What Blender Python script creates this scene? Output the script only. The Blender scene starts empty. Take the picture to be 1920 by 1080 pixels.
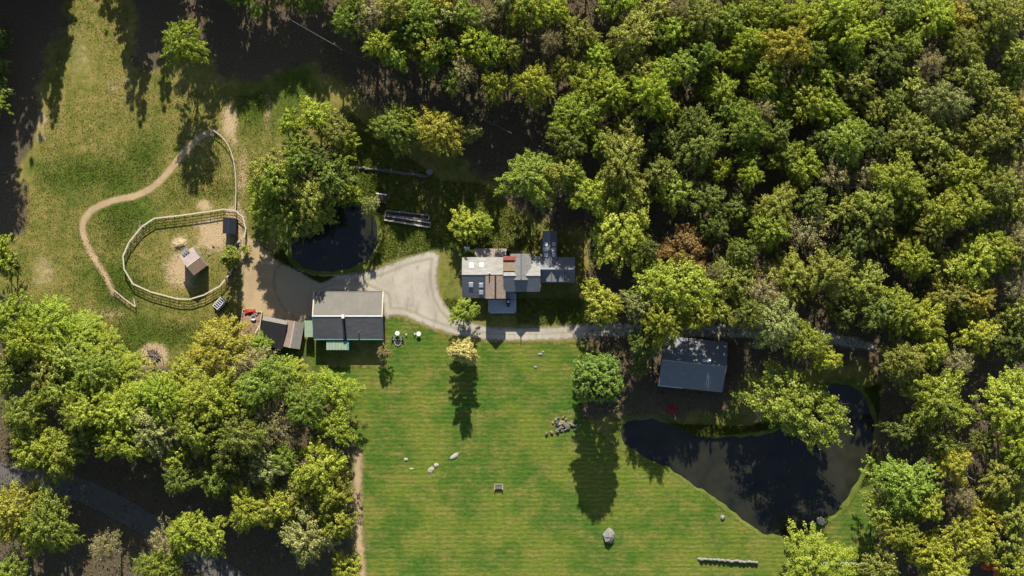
import bpy, math, random
import numpy as np
from mathutils import Vector, Matrix

# ------------------------------------------------------------------ camera, sky, sun, exposure
sc = bpy.context.scene
H = 300.0                      # drone height above the yard (metres)
cam_d = bpy.data.cameras.new('camera'); cam_d.lens = 36 * H / 192.0; cam_d.sensor_width = 36
cam_d.clip_end = 6000; cam_d.clip_start = 1
cam = bpy.data.objects.new('camera', cam_d); sc.collection.objects.link(cam)
cam.location = (0, 0, H); cam.rotation_euler = (0, 0, 0); sc.camera = cam

EL = math.radians(35)
wd = bpy.data.worlds.new('World'); sc.world = wd; wd.use_nodes = True
nt = wd.node_tree; bg = nt.nodes['Background']
sky = nt.nodes.new('ShaderNodeTexSky'); sky.sky_type = 'NISHITA'; sky.sun_disc = False
sky.sun_elevation = EL; sky.sun_rotation = 0.0; sky.air_density = 0.8; sky.ozone_density = 0.4; sky.dust_density = 0.8
nt.links.new(sky.outputs[0], bg.inputs[0]); bg.inputs[1].default_value = 0.095
sd = bpy.data.lights.new('sun', 'SUN'); sd.energy = 5.0; sd.angle = math.radians(0.5); sd.color = (1, 0.95, 0.85)
sun = bpy.data.objects.new('sun', sd); sc.collection.objects.link(sun)
sun.location = (0, 80, 120); sun.rotation_euler = (-(math.pi / 2 - EL), 0, 0)
vs = sc.view_settings; vs.view_transform = 'Standard'; vs.look = 'None'; vs.gamma = 1; vs.use_curve_mapping = False
vs.exposure = 1.5
sc.cycles.max_bounces = 4; sc.cycles.transparent_max_bounces = 8

R = math.radians
C = sc.collection
rng = np.random.default_rng(7)
random.seed(7)

# ------------------------------------------------------------------ helpers
def W(px, py, z=0.0):
    """photo pixel (1920x1080) seen at height z -> world point"""
    k = (H - z) / H
    return ((px - 960) / 10 * k, (540 - py) / 10 * k, z)

def tag(o, label=None, cat=None, group=None, kind=None):
    if label: o['label'] = label
    if cat: o['category'] = cat
    if group: o['group'] = group
    if kind: o['kind'] = kind
    return o

def link(o, parent=None):
    C.objects.link(o)
    if parent is not None: o.parent = parent
    return o

def empty(name, loc, rz=0.0):
    o = bpy.data.objects.new(name, None); o.location = loc; o.rotation_euler = (0, 0, rz)
    o.empty_display_size = 0.3
    return link(o)

class MB:
    """collects faces, builds one mesh"""
    def __init__(self): self.v = []; self.f = []
    def poly(self, pts, faces):
        b = len(self.v); self.v += [tuple(p) for p in pts]; self.f += [tuple(i + b for i in f) for f in faces]; return self
    def box(self, c, s, rz=0.0, tilt=None):
        x, y, z = (d / 2 for d in s)
        M = Matrix.Rotation(rz, 3, 'Z')
        if tilt: M = M @ Matrix.Rotation(tilt[1], 3, tilt[0])
        P = [Vector(c) + M @ Vector((a * x, b * y, e * z)) for e in (-1, 1) for a, b in ((-1, -1), (1, -1), (1, 1), (-1, 1))]
        return self.poly(P, [(3, 2, 1, 0), (4, 5, 6, 7), (0, 1, 5, 4), (1, 2, 6, 5), (2, 3, 7, 6), (3, 0, 4, 7)])
    def beam(self, a, b, w, h):
        a = Vector(a); b = Vector(b); d = (b - a); L = d.length; d.normalize()
        s = d.cross(Vector((0, 0, 1)))
        if s.length < 1e-4: s = Vector((1, 0, 0))
        s.normalize(); u = s.cross(d)
        P = [p + s * (i * w / 2) + u * (j * h / 2) for p in (a, b) for i, j in ((-1, -1), (1, -1), (1, 1), (-1, 1))]
        return self.poly(P, [(0, 1, 2, 3), (7, 6, 5, 4), (0, 4, 5, 1), (1, 5, 6, 2), (2, 6, 7, 3), (3, 7, 4, 0)])
    def tube(self, pts, rad, n=6, cap=True):
        pts = [Vector(p) for p in pts]
        if not hasattr(rad, '__len__'): rad = [rad] * len(pts)
        rings = []
        for i, p in enumerate(pts):
            d = (pts[min(i + 1, len(pts) - 1)] - pts[max(i - 1, 0)]).normalized()
            s = d.cross(Vector((0, 0, 1)))
            if s.length < 1e-3: s = Vector((1, 0, 0))
            s.normalize(); u = s.cross(d)
            rings.append([p + (s * math.cos(2 * math.pi * k / n) + u * math.sin(2 * math.pi * k / n)) * rad[i] for k in range(n)])
        P = [q for r_ in rings for q in r_]; F = []
        for i in range(len(pts) - 1):
            for k in range(n):
                F.append((i * n + k, i * n + (k + 1) % n, (i + 1) * n + (k + 1) % n, (i + 1) * n + k))
        if cap: F += [tuple(range(n)), tuple(reversed(range((len(pts) - 1) * n, len(pts) * n)))]
        return self.poly(P, F)
    def lathe(self, c, prof, n=12):
        c = Vector(c); P = []; F = []
        for r_, z in prof:
            P += [c + Vector((r_ * math.cos(2 * math.pi * k / n), r_ * math.sin(2 * math.pi * k / n), z)) for k in range(n)]
        for i in range(len(prof) - 1):
            for k in range(n): F.append((i * n + k, i * n + (k + 1) % n, (i + 1) * n + (k + 1) % n, (i + 1) * n + k))
        F += [tuple(range(n)), tuple(range((len(prof) - 1) * n, len(prof) * n))]
        return self.poly(P, F)
    def prism(self, pts, z0, z1):
        n = len(pts)
        P = [(x, y, z0) for x, y in pts] + [(x, y, z1) for x, y in pts]
        return self.poly(P, [tuple(reversed(range(n))), tuple(range(n, 2 * n))] + [(i, (i + 1) % n, n + (i + 1) % n, n + i) for i in range(n)])
    def mesh(self, name, m, smooth=False):
        me = bpy.data.meshes.new(name); me.from_pydata(self.v, [], self.f); me.update()
        if m is not None: me.materials.append(m)
        if smooth:
            for p in me.polygons: p.use_smooth = True
        return me
    def build(self, name, m, parent=None, smooth=False):
        return link(bpy.data.objects.new(name, self.mesh(name, m, smooth)), parent)

def np_mesh(name, v, f, mat):
    """fast mesh from numpy arrays (uniform polygon size)"""
    me = bpy.data.meshes.new(name); n, k = f.shape
    me.vertices.add(len(v)); me.vertices.foreach_set('co', v.astype(np.float32).ravel())
    me.loops.add(n * k); me.loops.foreach_set('vertex_index', f.astype(np.int32).ravel())
    me.polygons.add(n); me.polygons.foreach_set('loop_start', np.arange(0, n * k, k, dtype=np.int32))
    me.update(calc_edges=True)
    if mat is not None: me.materials.append(mat)
    return me

def fattr(me, name, arr):
    a = me.attributes.new(name, 'FLOAT', 'POINT'); a.data.foreach_set('value', np.asarray(arr, np.float32))

# ------------------------------------------------------------------ materials
MATS = {}
ALB = 0.50      # all painted and built surfaces share this albedo scale (the picture is exposed bright)
class NT:
    def __init__(self, m):
        m.use_nodes = True; self.t = m.node_tree; self.t.nodes.clear()
        self.out = self.t.nodes.new('ShaderNodeOutputMaterial')
        self.co = self.t.nodes.new('ShaderNodeTexCoord')
    def n(self, typ, **kw):
        nd = self.t.nodes.new(typ)
        for k, v in kw.items(): setattr(nd, k, v)
        return nd
    def l(self, a, b): self.t.links.new(a, b)
    def noise(self, scale, detail=4, rough=0.6, stretch=None, obj=True):
        nz = self.n('ShaderNodeTexNoise'); nz.inputs['Scale'].default_value = scale
        nz.inputs['Detail'].default_value = detail; nz.inputs['Roughness'].default_value = rough
        src = self.co.outputs['Object']
        if stretch:
            mp = self.n('ShaderNodeMapping'); mp.inputs['Scale'].default_value = stretch; self.l(src, mp.inputs[0]); src = mp.outputs[0]
        self.l(src, nz.inputs['Vector']); return nz.outputs['Fac']
    def ramp(self, fac, a, b, lo=0.35, hi=0.65):
        r_ = self.n('ShaderNodeValToRGB'); e = r_.color_ramp.elements
        e[0].position = lo; e[1].position = hi; e[0].color = (*a, 1); e[1].color = (*b, 1)
        self.l(fac, r_.inputs[0]); return r_.outputs[0]
    def mix(self, fac, a, b, mode='MIX'):
        m = self.n('ShaderNodeMix', data_type='RGBA', blend_type=mode)
        for s, v in ((0, fac), (6, a), (7, b)):
            if isinstance(v, (int, float)): m.inputs[s].default_value = v
            elif isinstance(v, tuple): m.inputs[s].default_value = (*v, 1)
            else: self.l(v, m.inputs[s])
        return m.outputs[2]
    def math(self, op, a, b=None, clamp=False):
        m = self.n('ShaderNodeMath', operation=op, use_clamp=clamp)
        for i, v in enumerate((a, b)):
            if v is None: continue
            if isinstance(v, (int, float)): m.inputs[i].default_value = v
            else: self.l(v, m.inputs[i])
        return m.outputs[0]
    def attr(self, name):
        a = self.n('ShaderNodeAttribute', attribute_name=name); return a.outputs['Fac']
    def smooth(self, x, lo, hi):
        m = self.n('ShaderNodeMapRange', interpolation_type='SMOOTHSTEP'); self.l(x, m.inputs[0])
        m.inputs[1].default_value = lo; m.inputs[2].default_value = hi; return m.outputs[0]
    def bump(self, h, strength=0.5, dist=0.1):
        b = self.n('ShaderNodeBump'); b.inputs['Strength'].default_value = strength; b.inputs['Distance'].default_value = dist
        self.l(h, b.inputs['Height']); return b.outputs[0]
    def bsdf(self, col, rough=0.9, nrm=None, spec=0.2, metal=0.0):
        p = self.n('ShaderNodeBsdfPrincipled')
        if isinstance(col, tuple): p.inputs['Base Color'].default_value = (*col, 1)
        else: self.l(col, p.inputs['Base Color'])
        if isinstance(rough, (int, float)): p.inputs['Roughness'].default_value = rough
        else: self.l(rough, p.inputs['Roughness'])
        p.inputs['Specular IOR Level'].default_value = spec; p.inputs['Metallic'].default_value = metal
        if nrm is not None: self.l(nrm, p.inputs['Normal'])
        return p.outputs[0]
    def done(self, sh): self.l(sh, self.out.inputs['Surface'])

def mat(name, a, b=None, scale=1.5, rough=0.85, spec=0.2, bump=0.3, fine=12.0, metal=0.0, stretch=None):
    if name in MATS: return MATS[name]
    m = bpy.data.materials.new(name); N = NT(m)
    b = b or tuple(c * 0.72 for c in a)
    a = tuple(c * ALB for c in a); b = tuple(c * ALB for c in b)
    c1 = N.ramp(N.noise(scale, 5, 0.65, stretch), a, b, 0.32, 0.68)
    f = N.noise(fine, 3, 0.6, stretch)
    col = N.mix(0.35, c1, N.ramp(f, (0.35, 0.35, 0.35), (0.65, 0.65, 0.65)), 'OVERLAY')
    N.done(N.bsdf(col, rough, N.bump(f, bump, 0.04), spec, metal)); MATS[name] = m; return m

def leaf_mat(name, a, b, trans=0.38):
    m = bpy.data.materials.new(name); N = NT(m)
    lv = N.attr('lv'); col = N.mix(lv, a, b)
    oi = N.n('ShaderNodeObjectInfo')
    hs = N.n('ShaderNodeHueSaturation'); N.l(col, hs.inputs['Color'])
    mr = N.n('ShaderNodeMapRange'); N.l(oi.outputs['Random'], mr.inputs[0]); mr.inputs[3].default_value = 0.490; mr.inputs[4].default_value = 0.516
    N.l(mr.outputs[0], hs.inputs['Hue'])
    mr2 = N.n('ShaderNodeMapRange'); N.l(N.math('FRACT', N.math('MULTIPLY', oi.outputs['Random'], 7.31)), mr2.inputs[0]); mr2.inputs[3].default_value = 0.78; mr2.inputs[4].default_value = 1.18
    N.l(mr2.outputs[0], hs.inputs['Value'])
    p = N.bsdf(hs.outputs[0], 0.55, None, 0.25)
    tr = N.n('ShaderNodeBsdfTranslucent'); N.l(hs.outputs[0], tr.inputs[0])
    mx = N.n('ShaderNodeMixShader'); mx.inputs[0].default_value = trans; N.l(p, mx.inputs[1]); N.l(tr.outputs[0], mx.inputs[2])
    N.done(mx.outputs[0]); return m

LEAF = {
    'L': leaf_mat('leaf_lime', (0.150, 0.195, 0.011), (0.315, 0.350, 0.034)),
    'G': leaf_mat('leaf_green', (0.112, 0.155, 0.013), (0.235, 0.275, 0.038)),
    'K': leaf_mat('leaf_shade_dark', (0.082, 0.106, 0.013), (0.175, 0.195, 0.034)),  # darker leaf colour stands in for crowns in shade
    'O': leaf_mat('leaf_olive', (0.138, 0.150, 0.016), (0.280, 0.278, 0.050)),
    'Y': leaf_mat('leaf_yellow_green', (0.158, 0.180, 0.012), (0.325, 0.335, 0.038)),
    'M': leaf_mat('leaf_mustard', (0.185, 0.170, 0.014), (0.340, 0.300, 0.036)),
    'T': leaf_mat('leaf_tan', (0.170, 0.145, 0.048), (0.320, 0.275, 0.100)),
    'B': leaf_mat('leaf_rust', (0.170, 0.115, 0.028), (0.280, 0.190, 0.050)),
    'P': leaf_mat('leaf_sage', (0.150, 0.160, 0.040), (0.300, 0.300, 0.090)),
    'D': leaf_mat('leaf_painted_glints', (0.045, 0.095, 0.009), (0.165, 0.235, 0.036)),  # bright end of the colour imitates glints on glossy leaves
    'C': leaf_mat('leaf_cream', (0.40, 0.34, 0.09), (0.58, 0.50, 0.17)),
    'X': leaf_mat('petal_red', (0.45, 0.03, 0.02), (0.60, 0.08, 0.05)),
}
BARK = mat('bark', (0.11, 0.085, 0.06), (0.05, 0.04, 0.03), 3, bump=0.8)
BARK_PALE = mat('bark_pale', (0.26, 0.22, 0.17), (0.14, 0.12, 0.09), 3, bump=0.8)

# ------------------------------------------------------------------ polygons, signed distance
def seg_dist(P, poly, closed=True):
    A = np.array(poly, float); B = np.roll(A, -1, 0) if closed else A[1:]
    if not closed: A = A[:-1]
    d = np.full(len(P), 1e9)
    for a, b in zip(A, B):
        ab = b - a; t = np.clip(((P - a) @ ab) / max(ab @ ab, 1e-9), 0, 1)
        d = np.minimum(d, np.linalg.norm(P - (a + t[:, None] * ab), axis=1))
    return d
def inside(P, poly):
    A = np.array(poly, float); B = np.roll(A, -1, 0); r_ = np.zeros(len(P), bool)
    for a, b in zip(A, B):
        c = (a[1] > P[:, 1]) != (b[1] > P[:, 1])
        r_ ^= c & (P[:, 0] < (b[0] - a[0]) * (P[:, 1] - a[1]) / (b[1] - a[1] + 1e-12) + a[0])
    return r_
def sdist(P, poly): return np.where(inside(P, poly), 1, -1) * seg_dist(P, poly)   # + inside
def smooth_poly(pts, it=2):
    for _ in range(it):
        q = []
        for i in range(len(pts)):
            a, b = pts[i], pts[(i + 1) % len(pts)]
            q += [(a[0] * .75 + b[0] * .25, a[1] * .75 + b[1] * .25), (a[0] * .25 + b[0] * .75, a[1] * .25 + b[1] * .75)]
        pts = q
    return pts
def smooth_line(pts, it=2):
    for _ in range(it):
        q = [pts[0]]
        for a, b in zip(pts[:-1], pts[1:]):
            q += [(a[0] * .75 + b[0] * .25, a[1] * .75 + b[1] * .25), (a[0] * .25 + b[0] * .75, a[1] * .25 + b[1] * .75)]
        pts = q + [pts[-1]]
    return pts
def gpx(pts): return [W(x, y)[:2] for x, y in pts]

BIGPOND = smooth_poly(gpx([(1160, 800), (1172, 838), (1225, 862), (1280, 892), (1330, 925), (1385, 965), (1410, 985), (1435, 1002), (1480, 1004),
    (1512, 995), (1545, 978), (1582, 945), (1606, 905), (1630, 860), (1640, 800), (1622, 742), (1582, 715), (1535, 735), (1500, 790), (1440, 818), (1380, 822), (1310, 822), (1268, 800), (1210, 784)]))
SMALLPOND = smooth_poly(gpx([(546, 485), (540, 450), (560, 405), (600, 385), (660, 380), (700, 400), (711, 440), (697, 480), (662, 502), (620, 510), (572, 505)]))

# ------------------------------------------------------------------ ground sheet
F1 = gpx([(645, -200), (2200, -200), (2200, 1300), (1640, 1300), (1640, 1060), (1640, 900), (1660, 800), (1640, 690), (1400, 690), (1380, 790), (1180, 780), (1085, 790), (1085, 650), (1110, 600), (1100, 440), (1010, 420), (900, 330), (800, 250), (690, 190), (600, 130)])
F2 = gpx([(-300, 590), (20, 560), (120, 600), (220, 690), (330, 690), (450, 640), (560, 690), (640, 720), (658, 800), (662, 1300), (-300, 1300)])
F3_SHADE = gpx([(-300, -200), (130, -200), (118, 20), (70, 180), (50, 330), (25, 470), (-300, 600)])  # dark floor colour painted where the upper-left tree shadows lie
F4_SHADE = gpx([(235, -200), (640, -200), (640, 110), (560, 120), (480, 160), (330, 100), (250, 120)])  # dark floor colour painted under the tree shade along the top
F5 = gpx([(515, 305), (560, 285), (630, 290), (655, 310), (650, 370), (600, 380), (530, 420), (500, 420)])

def noise2(P, s, seed):
    r_ = np.random.default_rng(seed); o = np.zeros(len(P))
    for k in range(7):
        a = r_.uniform(0, 6.28); f = s * r_.uniform(0.6, 2.2); o += np.sin((P[:, 0] * math.cos(a) + P[:, 1] * math.sin(a)) * f + r_.uniform(0, 6.28)) 
    return o / 3.5

def grid(x0, x1, y0, y1, st):
    xs = np.arange(x0, x1 + st / 2, st); ys = np.arange(y0, y1 + st / 2, st)
    X, Y = np.meshgrid(xs, ys); nx = len(xs); ny = len(ys)
    i = np.arange(nx * ny).reshape(ny, nx)
    f = np.stack([i[:-1, :-1], i[:-1, 1:], i[1:, 1:], i[1:, :-1]], -1).reshape(-1, 4)
    return np.stack([X.ravel(), Y.ravel()], 1), f, nx, ny

def make_ground():
    xs = np.concatenate([[-2500, -900, -400, -220, -150], np.arange(-120, 120.01, 0.5), [150, 220, 400, 900, 2500]])
    ys = np.concatenate([[-2500, -900, -400, -180, -110], np.arange(-80, 90.01, 0.5), [120, 180, 400, 900, 2500]])
    X, Y = np.meshgrid(xs, ys); P = np.stack([X.ravel(), Y.ravel()], 1)
    i = np.arange(len(P)).reshape(len(ys), len(xs))
    f = np.stack([i[:-1, :-1], i[:-1, 1:], i[1:, 1:], i[1:, :-1]], -1).reshape(-1, 4)
    z = np.zeros(len(P)); bank = np.full(len(P), 0.0)
    for pond, dep in ((BIGPOND, 2.0), (SMALLPOND, 1.6)):
        sdp = sdist(P, pond) + 0.25 * noise2(P, 1.6, 3)
        z -= np.clip((sdp + 0.5) / 2.2, 0, 1) ** 0.8 * dep
        bank = np.maximum(bank, np.clip(1 - np.abs(sdp + 0.3) / 1.6, 0, 1))
    wood = np.full(len(P), -99.0)  # forest floor mask, including the areas of painted shade
    for F in (F1, F2, F3_SHADE, F4_SHADE, F5): wood = np.maximum(wood, sdist(P, F))
    wood += 1.6 * noise2(P, 0.5, 5)
    wood = np.clip(wood / 6.0 + 0.5, 0, 1)
    bare = np.zeros(len(P))
    for px, py, rx, ry, w in [(340, 505, 40, 46, .8), (405, 440, 50, 40, .9), (440, 415, 22, 45, .9), (383, 385, 20, 15, .8), (288, 672, 25, 29, 1.6), (455, 470, 20, 60, .8), (335, 455, 22, 18, .7), (355, 475, 105, 75, .40),
            (430, 230, 20, 45, .8), (455, 330, 16, 70, .6), (500, 210, 12, 50, .6), (1430, 770, 16, 50, .9), (1455, 690, 14, 50, .7), (1057, 788, 30, 22, 1.1), (730, 610, 20, 14, .5), (80, 510, 35, 50, .5), (75, 230, 30, 60, .5),
            (150, 100, 34, 60, .45), (210, 590, 40, 26, .45), (230, 160, 60, 60, .4), (260, 440, 20, 40, .45), (440, 265, 14, 30, .5), (675, 760, 14, 70, .45), (800, 875, 70, 24, .25), (1345, 690, 30, 20, .3)]:
        c = W(px, py); bare = np.maximum(bare, w * np.exp(-((P[:, 0] - c[0]) / rx * 10) ** 2 - ((P[:, 1] - c[1]) / ry * 10) ** 2))
    lush = np.zeros(len(P))
    for px, py, rx, ry in [(190, 330, 110, 40), (270, 300, 40, 60), (230, 400, 60, 60), (215, 540, 60, 60), (330, 630, 120, 30), (250, 640, 70, 60), (130, 620, 90, 40), (680, 330, 40, 70), (470, 200, 40, 60), (880, 420, 60, 60), (860, 580, 40, 40), (1060, 580, 30, 30), (560, 670, 80, 30), (560, 150, 40, 60), (1360, 780, 40, 40), (490, 400, 20, 60), (760, 440, 60, 40)]:
        c = W(px, py); lush = np.maximum(lush, np.exp(-((P[:, 0] - c[0]) / rx * 10) ** 2 - ((P[:, 1] - c[1]) / ry * 10) ** 2))
    lush = np.maximum(lush, np.clip(bank * 1.2, 0, 1))
    v = np.column_stack([P, z])
    m = bpy.data.materials.new('ground_cover'); N = NT(m)
    big = N.noise(0.10, 5, 0.6); mid = N.noise(0.55, 6, 0.7); fine = N.noise(3.5, 5, 0.75); vf = N.noise(9.0, 3, 0.7)
    dry = N.ramp(mid, (0.162, 0.122, 0.038), (0.078, 0.086, 0.013), 0.36, 0.62)
    green = N.ramp(mid, (0.064, 0.086, 0.010), (0.030, 0.052, 0.006), 0.36, 0.62)
    lushf = N.math('ADD', N.attr('lush'), N.math('MULTIPLY', N.math('SUBTRACT', big, 0.47), 2.6), True)
    grass = N.mix(lushf, dry, green)
    barec = N.ramp(fine, (0.21, 0.150, 0.080), (0.30, 0.222, 0.130), 0.3, 0.7)
    bf = N.smooth(N.math('ADD', N.attr('bare'), N.math('MULTIPLY', N.math('SUBTRACT', mid, 0.5), 1.3)), 0.30, 0.70)
    col = N.mix(bf, grass, barec)
    floor = N.ramp(fine, (0.036, 0.028, 0.017), (0.092, 0.067, 0.038), 0.3, 0.7)
    wf = N.smooth(N.math('ADD', N.attr('wood'), N.math('MULTIPLY', N.math('SUBTRACT', mid, 0.5), 0.9)), 0.3, 0.7)
    col = N.mix(wf, col, floor)
    col = N.mix(N.math('MULTIPLY', N.attr('bank'), 0.25), col, (0.09, 0.09, 0.024))
    col = N.mix(0.55, col, N.ramp(fine, (0.25, 0.25, 0.25), (0.75, 0.75, 0.75), 0.25, 0.75), 'OVERLAY')
    col = N.mix(0.35, col, N.ramp(vf, (0.25, 0.25, 0.25), (0.75, 0.75, 0.75), 0.3, 0.7), 'OVERLAY')
    N.done(N.bsdf(col, 0.95, N.bump(N.math('ADD', fine, vf), 0.9, 0.12), 0.1))
    me = np_mesh('ground', v, f, m)
    for n_, a in (('wood', wood), ('bare', bare), ('lush', lush), ('bank', bank)): fattr(me, n_, a)
    o = link(bpy.data.objects.new('ground', me)); tag(o, 'rough meadow and leaf littered forest floor, with tree shade painted at upper left', kind='structure')
make_ground()

def sheet(name, label, polys, z, m, step=0.4, pad=1.6, lines=None):
    """a soil or grass sheet; attribute edge = metres inside the outline (negative outside)"""
    allp = [p for q in polys for p in q] + [p for ln, w in (lines or []) for p in ln]
    xs = [p[0] for p in allp]; ys = [p[1] for p in allp]
    P, f, nx, ny = grid(min(xs) - pad, max(xs) + pad, min(ys) - pad, max(ys) + pad, step)
    d = np.full(len(P), -99.0)
    for q in polys: d = np.maximum(d, sdist(P, q))
    for ln, w in (lines or []): d = np.maximum(d, w - seg_dist(P, ln, False))
    keep = (d[f] > -1.2).all(1)
    for pond in (BIGPOND, SMALLPOND): keep &= (sdist(P, pond)[f] < -0.5).all(1)
    f = f[keep]; used = np.unique(f); re = np.zeros(len(P), int); re[used] = np.arange(len(used))
    me = np_mesh(name, np.column_stack([P[used], np.full(len(used), z)]), re[f], m); fattr(me, 'edge', d[used])
    o = link(bpy.data.objects.new(name, me)); tag(o, label, kind='structure'); return o

def sheet_mat(name, colf, amp=1.4, soft=0.35, nscale=1.1, rough=0.95, bump=0.6):
    m = bpy.data.materials.new(name); N = NT(m)
    col, h = colf(N)
    e = N.math('ADD', N.attr('edge'), N.math('MULTIPLY', N.math('SUBTRACT', N.noise(nscale, 6, 0.75), 0.5), amp * 2))
    a = N.smooth(e, -soft, soft)
    sh = N.bsdf(col, rough, N.bump(h, bump, 0.06), 0.15)
    tr = N.n('ShaderNodeBsdfTransparent'); mx = N.n('ShaderNodeMixShader')
    N.l(a, mx.inputs[0]); N.l(tr.outputs[0], mx.inputs[1]); N.l(sh, mx.inputs[2]); N.done(mx.outputs[0]); return m

def lawn_col(N):
    big = N.noise(0.075, 4, 0.6); mid = N.noise(0.35, 6, 0.75, (0.6, 1.0, 1.0)); fine = N.noise(4.0, 5, 0.75)
    c = N.mix(N.smooth(big, 0.42, 0.58), (0.029, 0.061, 0.005), (0.063, 0.083, 0.008))
    c = N.mix(N.smooth(mid, 0.42, 0.72), c, (0.096, 0.088, 0.018))
    w = N.n('ShaderNodeTexWave', wave_type='BANDS', bands_direction='Y'); w.inputs['Scale'].default_value = 0.36
    w.inputs['Distortion'].default_value = 3.5; w.inputs['Detail'].default_value = 4; w.inputs['Detail Scale'].default_value = 1.2
    N.l(N.co.outputs['Object'], w.inputs['Vector'])
    w2 = N.noise(1.0, 5, 0.75, (0.16, 3.2, 1.0))
    st = N.math('ADD', N.math('MULTIPLY', w.outputs['Fac'], 0.42), N.math('MULTIPLY', w2, 0.50))
    blade = N.noise(1.5, 6, 0.8, (0.7, 1.6, 1.0))
    c = N.mix(0.75, c, N.ramp(blade, (0.22, 0.22, 0.22), (0.78, 0.78, 0.78), 0.33, 0.67), 'OVERLAY')
    c = N.mix(0.42, c, N.ramp(st, (0.32, 0.32, 0.32), (0.66, 0.66, 0.66), 0.25, 0.75), 'OVERLAY')
    c = N.mix(0.5, c, N.ramp(fine, (0.25, 0.25, 0.25), (0.75, 0.75, 0.75), 0.3, 0.7), 'OVERLAY')
    return c, N.math('ADD', fine, st)
def gravel_col(N):
    big = N.noise(0.16, 5, 0.65); fine = N.noise(5, 5, 0.8); tr = N.noise(0.6, 4, 0.6, (1.0, 0.35, 1))
    c = N.mix(N.smooth(big, 0.35, 0.65), (0.245, 0.215, 0.168), (0.190, 0.168, 0.132))
    c = N.mix(N.smooth(tr, 0.5, 0.75), c, (0.150, 0.134, 0.106))
    ed = N.math('ADD', N.attr('edge'), N.math('MULTIPLY', N.noise(.8, 4, .6), .5))
    rut = N.math('MULTIPLY', N.smooth(ed, 1.05, 1.3), N.math('SUBTRACT', 1.0, N.smooth(ed, 1.55, 1.9)))
    c = N.mix(N.math('MULTIPLY', rut, .45), c, (0.11, 0.105, 0.06))
    sx = N.n('ShaderNodeSeparateXYZ'); N.l(N.co.outputs['Object'], sx.inputs[0])
    c = N.mix(N.smooth(N.math('ADD', sx.outputs[0], N.math('MULTIPLY', N.noise(.4, 5, .7), 8.0)), -40.0, -24.0), (0.215, 0.160, 0.092), c)
    return N.mix(0.5, c, N.ramp(fine, (0.3, 0.3, 0.3), (0.7, 0.7, 0.7), 0.3, 0.7), 'OVERLAY'), fine
def dirt_col(N):
    big = N.noise(0.3, 5, 0.65); fine = N.noise(5, 5, 0.8)
    c = N.mix(N.smooth(big, 0.35, 0.65), (0.230, 0.166, 0.090), (0.185, 0.134, 0.072))
    return N.mix(0.5, c, N.ramp(fine, (0.3, 0.3, 0.3), (0.7, 0.7, 0.7), 0.3, 0.7), 'OVERLAY'), fine
def tarmac_col(N):
    fine = N.noise(6, 5, 0.8)
    return N.ramp(fine, (0.045, 0.041, 0.036), (0.085, 0.078, 0.068), 0.3, 0.7), fine

sheet('lawn', 'striped mown lawn running down from the driveway', [gpx([(585, 690), (722, 690), (724, 592), (770, 605), (860, 642), (1100, 645), (1088, 780), (1160, 845), (1225, 868), (1290, 905), (1395, 985), (1440, 1010), (1495, 1012), (1495, 1062), (1640, 1062), (1640, 1200), (672, 1200), (672, 880), (650, 740)]),
      gpx([(1500, 1012), (1548, 992), (1590, 952), (1615, 905), (1640, 890), (1640, 1060), (1490, 1060)])], 0.004, sheet_mat('mown_grass', lawn_col, 1.2, 0.5), 0.4)
sheet('dirt_yard', 'bare tan earth yard between paddock and barn', [gpx([(458, 440), (485, 455), (508, 480), (540, 502), (600, 520), (610, 560), (588, 605), (535, 604), (488, 592), (462, 585), (452, 560), (458, 500)])], 0.008, sheet_mat('bare_earth', dirt_col, 0.8, 0.4))
sheet('driveway', 'pale gravel driveway curving past barn and house', [smooth_poly(gpx([(585, 512), (625, 515), (680, 514), (722, 500), (770, 480), (824, 470), (820, 500), (818, 530), (828, 565), (850, 592), (900, 612), (960, 617), (1060, 613), (1130, 606), (1250, 608), (1500, 612), (1640, 640), (1640, 660), (1500, 634), (1250, 632), (1130, 630), (1060, 636), (930, 638), (860, 630), (800, 610), (762, 592), (735, 588), (722, 600), (718, 545), (592, 545), (588, 600), (545, 596), (520, 560), (512, 520), (520, 495), (545, 500)]), 1)], 0.012, sheet_mat('gravel', gravel_col, 0.8, 0.4))
sheet('footpath', 'winding tan dirt path across the meadow', [], 0.010, sheet_mat('trodden_earth', dirt_col, 0.5, 0.25), 0.25, lines=[
    (smooth_line(gpx([(405, 245), (375, 255), (345, 285), (318, 320), (290, 350), (255, 368), (212, 375), (172, 392), (153, 418), (158, 450), (180, 490), (200, 520), (212, 548)])), 0.62), (smooth_line(gpx([(212, 548), (235, 566), (254, 575)])), 0.25)])
sheet('dirt_track', 'worn brown track down the lawn edge beside the woods', [], 0.010, sheet_mat('worn_earth', dirt_col, 1.1, 0.6), 0.4, lines=[
    (gpx([(672, 850), (670, 920), (672, 1000), (680, 1090)]), 0.75)])
sheet('tarmac_road', 'shaded tarmac road through the lower woods', [], 0.006, sheet_mat('tarmac', tarmac_col, 0.5, 0.25), 0.5, lines=[
    (smooth_line(gpx([(-200, 880), (0, 888), (120, 905), (210, 945), (290, 990), (400, 1060), (480, 1120)])), 2.3)])

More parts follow.
